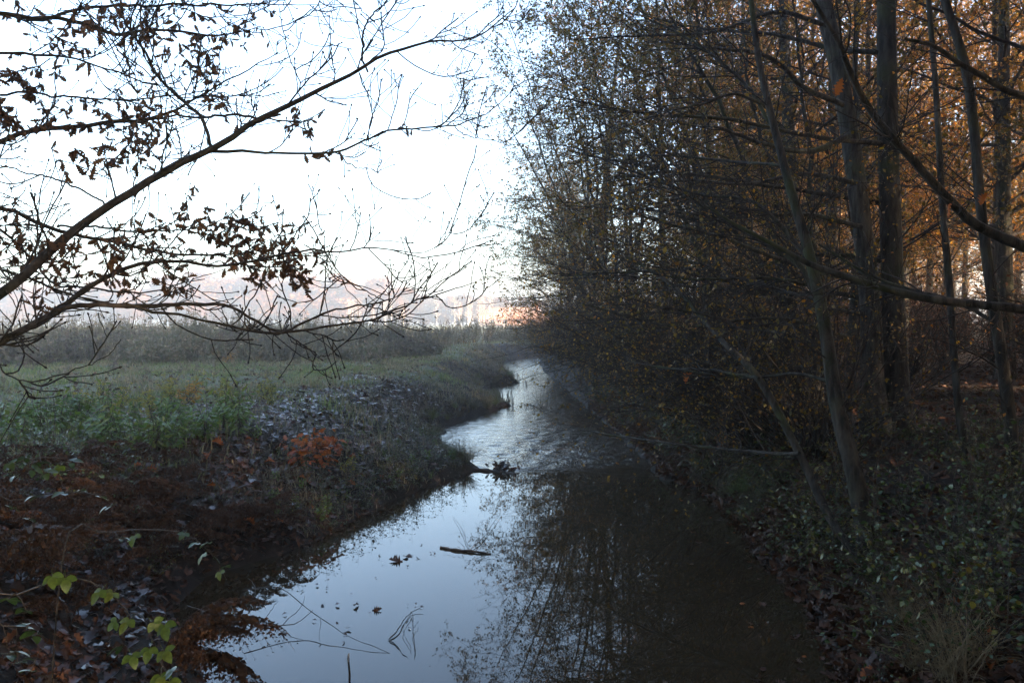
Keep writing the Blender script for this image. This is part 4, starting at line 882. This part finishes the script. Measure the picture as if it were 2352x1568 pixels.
CANES = [
 ([(-60, 1400), (20, 1372), (90, 1345), (160, 1325), (230, 1345), (290, 1400), (310, 1440)], 2.35, 2.7, [(150, 1322, 'y'), (120, 1318, 'y'), (235, 1352, 'y'), (262, 1356, 'y'), (20, 1375, 'g'), (60, 1400, 'g')], 'bramble cane with bright yellow-green leaves, lowest on the near left bank'),
 ([(420, 1640), (380, 1540), (350, 1470), (325, 1410), (290, 1415)], 2.5, 2.7, [(300, 1420, 'y'), (270, 1425, 'y'), (350, 1425, 'y'), (380, 1430, 'y'), (300, 1500, 'y'), (280, 1485, 'g'), (345, 1485, 'y'), (375, 1490, 'y'), (370, 1545, 'y'), (400, 1540, 'g'), (390, 1560, 'y')], 'bramble cane with pale stem and many bright green leaves near the drooping bracken'),
 ([(150, 1250), (240, 1225), (320, 1215), (420, 1222), (470, 1255), (500, 1290), (520, 1330)], 3.4, 3.9, [(275, 1235, 'g'), (310, 1228, 'y'), (425, 1222, 'g'), (455, 1245, 'g'), (470, 1270, 'y'), (500, 1285, 'g'), (515, 1300, 'g'), (505, 1310, 'y'), (480, 1245, 'g')], 'arching bramble cane with small leaves in front of the dark pool edge'),
 ([(-80, 1120), (0, 1080), (60, 1055), (120, 1050), (160, 1070)], 3.3, 3.6, [(20, 1060, 'g'), (60, 1050, 'g'), (95, 1060, 'g'), (140, 1068, 'y'), (160, 1060, 'g'), (40, 1090, 'g'), (-10, 1070, 'g'), (100, 1085, 'g'), (70, 1075, 'g')], 'dark leafy bramble cane with one yellow leaf at the edge of the bracken'),
 ([(-60, 1180), (40, 1150), (130, 1130), (220, 1135), (260, 1160)], 3.2, 3.5, [(90, 1138, 'g'), (150, 1130, 'g'), (180, 1128, 'g'), (230, 1140, 'g'), (255, 1160, 'g'), (60, 1190, 'g'), (30, 1165, 'g')], 'dark glossy bramble cane arching over the dead bracken'),
 ([(-60, 1470), (20, 1440), (70, 1440), (110, 1470)], 2.4, 2.5, [(60, 1440, 'g'), (85, 1455, 'g'), (40, 1520, 'g'), (70, 1540, 'g'), (20, 1500, 'g')], 'dark green bramble sprig low on the near left bank'),
]
rs = np.random.default_rng(45)
for pts_, Y0, Y1, lv, lab in CANES:
    m = len(pts_); Q = np.array([W(u, v, Y0 + (Y1 - Y0) * i / (m - 1)) for i, (u, v) in enumerate(pts_)])
    g0 = np.array(on(Q[0][0] - .1, Q[0][1])); g0[2] -= .05
    Q = resample(np.vstack([g0, Q]), 30); e = empty('bramble', g0); tag(e, lab, 'bramble', 'brambles on the near left bank')
    a = Acc(); tubes(a, (Q - g0)[None], np.linspace(.0042, .0018, 30)[None], 6); add('cane', a.mesh('bramble_cane', M_STICK, True), e)
    cu = proj(Q)
    for (u, v, c) in lv:
        k = int(np.argmin(((cu - np.array([u, v])) ** 2).sum(1))); q = W(u, v, Q[k][1] - .03)
        a = Acc(); tubes(a, np.stack([Q[k], (Q[k] + q) / 2 + np.array([0, 0, .01]), q], 0)[None] - g0, np.full((1, 3), .0015), 3); add('leaf_stalk', a.mesh('leaf_stalk', M_STICK, True), e)
        add('leaf', (TRI_Y if c == 'y' else TRI_G)[int(rs.integers(0, 3))], e, q - g0, (R(rs.uniform(-75, -25)) if c == 'y' else R(rs.uniform(-30, 10)), R(rs.normal(0, 20)), rs.uniform(0, 6.28) if c == 'g' else rs.normal(math.pi, .6)), rs.uniform(.034, .046))
# dry grass tufts and green tufts
def tuft(seed, n, h, mat, w=.004):
    global rng
    keep = rng; rng = np.random.default_rng(seed); a = Acc()
    base = np.zeros((1, 2, 3)); base[0, 1, 2] = .04
    P, Rd = grow(rng, base, np.full((1, 2), w), np.zeros(n, int), rng.uniform(0, .9, n), rng.uniform(.5, 1.2, n) * h, 8, (5, 60), .05, (0, 0, -.16), 1, .1)
    P += rng.normal(0, .05, (n, 1, 3)) * np.array([1, 1, 0]); tubes(a, P, Rd, 3); rng = keep
    return {'blades': a.mesh('tuft%d' % seed, mat, True)}
TD = [tuft(1, 130, .5, M_DRY, .0028), tuft(2, 90, .4, M_DRY, .0026)]; TG = [tuft(3, 120, .4, M_GRASS, .004), tuft(4, 90, .35, M_WEED, .004)]
for (u, v, k, s) in ((2080, 1440, 0, .8), (2170, 1500, 0, 1.0), (2250, 1530, 1, 1.0), (2110, 1545, 1, .9), (2200, 1580, 0, 1.1), (2060, 1400, 1, .6)):
    place('dry_grass_tuft', TD[k], hit(u, v), rs.uniform(0, 6.28), s, 'straw-coloured grass tuft overhanging the right bank at the pool', 'grass tuft', 'straw-coloured grass tufts')
for (u, v) in [(1640, 1125), (1690, 1140), (1740, 1160), (1660, 1150), (1600, 1120)] + uvs(14, 1560, 1800, 1060, 1200):
    p = hit(u, v); p[0] = max(p[0], float(xr(p[1])) + .08); p[2] = on(p[0], p[1])[2]
    place('grass_tuft', TG[int(rs.integers(0, 2))], p, rs.uniform(0, 6.28), rs.uniform(.6, 1), 'dark green grass tuft hanging at the right water edge', 'grass tuft', 'green grass tufts at the right water edge')

for k in range(84):
    y = 13.6 + 40 * (k / 84) ** 1.2 + rs.normal(0, .15); x = float(xl(y)) - rs.uniform(-.02, .35)
    place('grass_tuft', TG[1 - (k % 3 == 0)], on(x, y), rs.uniform(0, 6.28), rs.uniform(.45, 1.0), 'rough grass tuft hanging over the left water edge beyond the weir', 'grass tuft', 'grass tufts along the left water edge')
# ------------------------------------------------------------------ single fallen and floating leaves
LITM = []
for k in range(6):
    V, F = OAK; L = V.copy(); rr = np.random.default_rng(70 + k); L[:, 2] += rr.uniform(-1.5, 1.5) * L[:, 0] ** 2 * 2 + rr.uniform(-.3, .6) * L[:, 1] ** 2 + .04 * np.sin(L[:, 1] * 8 + k)
    LITM.append(mesh_np('fallen_leaf', L, [F], (M_LITTER if k < 2 else M_LITTER2) if k < 4 else M_REDLEAF, True))
rs = np.random.default_rng(47)
for (u, v) in uvs(150, 330, 900, 1000, 1130) + uvs(60, 500, 800, 1130, 1260):
    p = hit(u, v, .03)
    if xl(p[1]) - p[0] < .08: continue
    k = int(rs.choice([0, 1, 2, 3, 0, 1, 2, 3, 4]))
    tag(add('fallen_leaf', LITM[k], None, p, (rs.normal(0, .35), rs.normal(0, .35), rs.uniform(0, 6.28)), rs.uniform(.09, .17)), ('red-brown' if k == 4 else 'wet dark') + ' fallen oak leaf ' + by(p, MARKS_L), 'leaf', ('red-brown' if k == 4 else 'dark') + ' fallen leaves ' + by(p, MARKS_L))
for (u, v) in uvs(70, 1960, 2352, 1180, 1560):
    p = hit(u, v, .03)
    if p[0] - xr(p[1]) < .1: continue
    k = int(rs.choice([0, 1, 2, 3, 4, 5])); tag(add('fallen_leaf', LITM[k], None, p, (rs.normal(0, .4), rs.normal(0, .4), rs.uniform(0, 6.28)), rs.uniform(.08, .14)), ('red' if k > 3 else 'brown') + ' fallen leaf ' + by(p, MARKS_R), 'leaf', ('red' if k > 3 else 'brown') + ' fallen leaves ' + by(p, MARKS_R))
for t_, u, v, Yd, k, sc in ((tA, 1590, 852, 8.85, 4, .15), (tB, 1935, 178, 5.66, 5, .12), (tB, 2188, 462, 5.8, 5, .12), (tB, 2268, 440, 5.9, 4, .10)):
    o = np.array([float(c) for c in t_.location]); c = add('leaf', LITM[k], t_, W(u, v, Yd) - o, (R(-60), R(20), rs.uniform(-1, 1)), sc); c['label'] = 'bright rust-red leaf caught on the bough'
def wpt(u, v):
    a = (u * K - 512) / 826.0; b = (341 - v * K) / 826.0; d = np.array([a, CP + b * SP, -SP + b * CP]); t = (.006 - CAM_H) / d[2]; return np.array([0, 0, CAM_H]) + d * t
for (u, v) in uvs(46, 1700, 2000, 1290, 1568) + uvs(20, 1560, 1760, 1120, 1300):
    p = wpt(u, v)
    if xr(p[1]) - p[0] < .05: continue
    tag(add('floating_leaf', LITM[int(rs.choice([0, 1, 2, 5]))], None, p, (rs.normal(0, .05), rs.normal(0, .05), rs.uniform(0, 6.28)), rs.uniform(.06, .11)), 'rusty leaf afloat on the dark water by the right bank', 'leaf', 'leaves afloat by the right bank')
for (u, v, s) in [(893, 1285, .16), (905, 1275, .1), (940, 1272, .12), (925, 1276, .09), (955, 1280, .07), (993, 1268, .1), (773, 1385, .07), (813, 1394, .07), (878, 1398, .09), (740, 1388, .06), (790, 1443, .06), (730, 1345, .06), (700, 1350, .05), (655, 1300, .07),
                  (690, 1290, .08), (760, 1262, .07), (810, 1250, .06), (600, 1330, .05), (860, 1240, .06), (840, 1225, .07), (900, 1225, .05), (960, 1200, .05), (930, 1215, .06), (780, 1290, .05)]:
    tag(add('floating_leaf', LITM[int(rs.integers(0, 4))], None, wpt(u, v) + np.array([0, 0, .01]), (rs.normal(0, .3), rs.normal(0, .3), rs.uniform(0, 6.28)), s), 'dark leaf afloat on the bright calm pool', 'leaf', 'leaves afloat on the calm pool')

for (u, v) in uvs(30, 640, 1010, 1190, 1300) + uvs(18, 560, 1000, 1300, 1480):
    p = wpt(u, v)
    if p[0] - xl(p[1]) < .1: continue
    tag(add('floating_leaf', LITM[int(rs.integers(0, 4))], None, p + np.array([0, 0, .006]), (rs.normal(0, .25), rs.normal(0, .25), rs.uniform(0, 6.28)), rs.uniform(.02, .045)), 'tiny dark leaf scrap afloat on the bright calm pool', 'leaf', 'leaf scraps afloat on the calm pool')
# ------------------------------------------------------------------ sticks, stakes and debris in the water
def stick(name, paths, label, cat, mat=M_STICK, parts=('stem', 'twig')):
    e = empty(name, wpt(*paths[0][0][0][:2]) * np.array([1, 1, 0])); tag(e, label, cat); o = np.array([float(c) for c in e.location])
    for i, (pts_, r0, r1) in enumerate(paths):
        Q = np.array([wpt(u, v) + np.array([0, 0, dz]) for (u, v, dz) in pts_]) if len(pts_[0]) == 3 else np.array([W(*q[:3]) for q in pts_])
        Q = resample(Q, 18); rq = np.random.default_rng(int(abs(Q[0, 0]) * 1e4) % 9999); Q = wiggle(rq, Q[None], .0035)[0]; a = Acc(); tubes(a, (Q - o)[None], (np.linspace(r0, r1, 18) * rq.uniform(.8, 1.3, 18))[None], 6); add(parts[0] if i == 0 else parts[1], a.mesh(name, mat, True), e)
    return e
stick('floating_stick', [([(1012, 1256, .0), (1060, 1264, .006), (1128, 1270, .0)], .016, .010), ([(1075, 1266, .0), (1110, 1235, .03), (1150, 1180, .02)], .004, .002), ([(1080, 1266, .0), (1065, 1230, .02), (1040, 1185, .01)], .003, .0015), ([(1070, 1264, .0), (1050, 1245, .03)], .003, .0015)],
      'short dark stick with thin twigs floating on the pool', 'stick')
stick('drowned_twig', [([(893, 1467, .0), (920, 1440, .03), (945, 1408, .02), (972, 1398, .03)], .005, .002), ([(893, 1467, .0), (930, 1500, .01), (950, 1512, .0), (988, 1526, -.005)], .004, .002), ([(945, 1408, .02), (948, 1450, .03), (952, 1508, .0)], .003, .002), ([(945, 1408, .02), (925, 1450, .02), (945, 1495, .01)], .0025, .0015), ([(948, 1452, .03), (962, 1430, .02)], .002, .001)],
      'bent thin twig poking out of the pool in a triangle', 'twig')
stick('bramble_runner', [([(560, 1425, .25), (640, 1410, .22), (700, 1430, .12), (780, 1465, .05), (850, 1485, .02), (900, 1498, -.01)], .004, .002), ([(735, 1445, .1), (733, 1475, .02)], .002, .001)], 'thin bare runner dipping into the pool from the drooping bracken', 'twig')
stick('bare_twig', [([(430, 1520, .4), (520, 1525, .35), (600, 1535, .3), (680, 1530, .3), (720, 1500, .32)], .005, .002), ([(600, 1535, .3), (625, 1500, .32), (640, 1480, .33)], .003, .0012), ([(650, 1532, .3), (690, 1490, .34), (700, 1470, .34)], .003, .0012), ([(560, 1530, .3), (590, 1480, .4), (570, 1450, .42)], .003, .0012), ([(640, 1533, .3), (700, 1555, .25)], .003, .0012)],
      'bare forked twig above the water below the drooping bracken', 'twig')
e = empty('stake', wpt(802, 1560) * np.array([1, 1, 0])); tag(e, 'small dark stake with a white frosted tip standing in the pool', 'stake')
a = Acc(); tubes(a, np.array([[[0, 0, -.3], [.003, 0, .05], [-.004, 0, .13]]]), np.array([[.008, .0075, .007]]), 8); add('post', a.mesh('stake_post', M_STICK, True), e)
a = Acc(); tubes(a, np.array([[[-.004, 0, .13], [-.006, 0, .15], [-.004, 0, .175], [0, 0, .19]]]), np.array([[.0072, .009, .006, .0015]]), 8); add('tip', a.mesh('stake_tip', simple('frost', (.3, .3, .3), .6, 90, .3), True), e)
# debris on the weir
a = Acc(); rr = np.random.default_rng(90); q = rr.normal(0, 1, (70, 3)) * np.array([.12, .07, .035]) + np.array([0, 0, .05]); leaves(a, rr, q, rr.uniform(.06, .12, 70), OAKLO, 0, .3, curl=.8)
e = empty('leaf_clump', wpt(1155, 1080)); tag(e, 'dark clump of wet leaves caught on the lip of the little weir', 'leaf clump'); add('leaves', a.mesh('weir_clump', M_LITTER), e)
a = Acc(); tubes(a, np.array([[[-.2, 0, .0], [0, .02, .06], [.2, 0, .02]]]), np.array([[.012, .015, .01]]), 6); add('branch', a.mesh('weir_branch', M_STICK, True), e)
P_ = np.array([wpt(u, v) for u, v in ((1050, 1076), (1090, 1078), (1120, 1080), (1150, 1083), (1185, 1086))]); P_[:, 2] = -.01; P_[1:3, 2] = .012
a = Acc(); Q = resample(P_, 30); tubes(a, (Q - Q[0])[None], (.03 + .008 * np.sin(np.arange(30)))[None], 8); e = empty('sunken_log', Q[0]); tag(e, 'thin sunken log at the left end of the little weir', 'log'); add('log', a.mesh('sunken_log', M_STICK, True), e)
# stubs and reeds on the spits
rs = np.random.default_rng(49)
for (u0, v0, u1, v1, n, h0, h1, lab, grp) in ((1125, 905, 1180, 926, 22, .15, .4, 'dark reed stub on the nearer low spit of the left bank', 'reed stubs on the nearer spit'), (1180, 926, 1320, 936, 26, .04, .13, 'short dark stub in the row across the stream beyond the weir', 'row of stubs across the stream'),
                                              (1140, 856, 1195, 876, 18, .15, .45, 'dark reed stub on the farther low spit of the left bank', 'reed stubs on the farther spit'), (1195, 876, 1215, 878, 5, .05, .12, 'short stub at the end of the farther spit', 'stubs at the end of the farther spit'), (1240, 925, 1300, 930, 4, .35, .7, 'thin upright reed stem in the open stream', 'reed stems in the stream')):
    for k in range(n):
        f = rs.random(); p = wpt(u0 + (u1 - u0) * f, v0 + (v1 - v0) * f + rs.normal(0, 2)); h = rs.uniform(h0, h1); p[2] = max(p[2], on(p[0], p[1])[2]) if n != 26 else -.07
        a = Acc(); tubes(a, np.array([[[0, 0, -.1], [rs.normal(0, .02), 0, h * .6], [rs.normal(0, .05), rs.normal(0, .03), h]]]), np.array([[.011, .009, .006]]), 5)
        tag(add('reed_stub', a.mesh('reed_stub', M_STICK, True), None, p), lab, 'reed', grp)

# ------------------------------------------------------------------ stalks that stand out of the weeds against the mist
def stalk(seed, kind):
    rr = np.random.default_rng(seed); a = Acc(); b = Acc()
    if kind == 0:      # bent maize-like grass with drooping leaves
        P = np.array([[[0, 0, 0], [.06, .03, .8], [rr.normal(0, .15), .1, 1.5]]]); tubes(a, P, np.array([[.012, .010, .005]]), 5)
        for k in range(7):
            z = rr.uniform(.5, 1.5); an = rr.uniform(0, 6.28); d = np.array([math.cos(an), math.sin(an), 0]); n = 6; q = np.linspace(0, 1, n)[:, None]; L = rr.uniform(.25, .5)
            c = np.array([0, 0, z]) + d * q * L + np.array([0, 0, 1]) * (.5 * q - 1.0 * q ** 2) * L; tubes(b, c[None], (.018 * np.sin(np.pi * (np.linspace(0, 1, n) * .85 + .12)))[None], 3)
        return {'stem': a.mesh('stalk%d' % seed, M_DRY, True), 'leaves': b.mesh('stalk_leaves%d' % seed, M_DRY, True)}
    P = np.array([[[0, 0, 0], [.01, 0, .8], [rr.normal(0, .05), 0, 1.45]]]); tubes(a, P, np.array([[.012, .01, .005]]), 5)
    p1, r1 = grow(rr, P, np.array([[.012, .01, .005]]), np.zeros(9, int), rr.uniform(.5, 1, 9), rr.uniform(.12, .4, 9), 5, (20, 45), .06, (0, 0, .1), .7, .5); tubes(a, p1, r1, 4)
    pos = p1[:, 2:].reshape(-1, 3); leaves(b, rr, np.repeat(pos, 9, 0) + rr.normal(0, .04, (len(pos) * 9, 3)), .05, SMALL)
    return {'stem': a.mesh('stalk%d' % seed, M_WEED, True), 'seed_head': b.mesh('stalk_heads%d' % seed, M_WEED)}
ST = [stalk(1, 0), stalk(2, 0), stalk(3, 0), stalk(4, 1), stalk(5, 1), stalk(6, 1)]
rs = np.random.default_rng(53)
for k in range(44):
    u = rs.uniform(0, 330) if k < 26 else rs.uniform(330, 620); y = rs.uniform(36, 46); x = (u * K - 512) * y / 826
    place('dead_maize_stalk', ST[int(rs.integers(0, 3))], on(x, y), rs.uniform(0, 6.28), rs.uniform(1.0, 1.4), 'straw-coloured maize-like stalk with drooping leaves above the weed thicket', 'plant', 'straw-coloured stalks above the weeds')
for k in range(60):
    u = rs.uniform(100, 1120); y = rs.uniform(30, 46); x = (u * K - 512) * y / 826; y = max(y, float(weed_front(x)) + .3)
    place('dock_stalk', ST[3 + int(rs.integers(0, 3))], on(x, y), rs.uniform(0, 6.28), rs.uniform(.7, 1.05), 'dark brown seed stalk rising from the weed thicket', 'plant', 'dark seed stalks in the weeds')

# ------------------------------------------------------------------ haze
HX, HY0, HY1, HZ0, HZ1 = 905, -125, 1205, -1.7, 29
a = Acc(); box(a, (-HX, HY0, HZ0), (HX, HY1, HZ1))
m, nt, out = newmat('haze'); pv = nt.nodes.new('ShaderNodeVolumePrincipled')
pv.inputs['Color'].default_value = (.93, .95, .97, 1); pv.inputs['Density'].default_value = HAZE_DENSITY; pv.inputs['Anisotropy'].default_value = 0.65
nt.links.new(pv.outputs[0], out.inputs['Volume'])
tag(add('haze', a.mesh('haze', m)), 'thin bluish morning mist over stream and field', 'mist', kind='stuff')
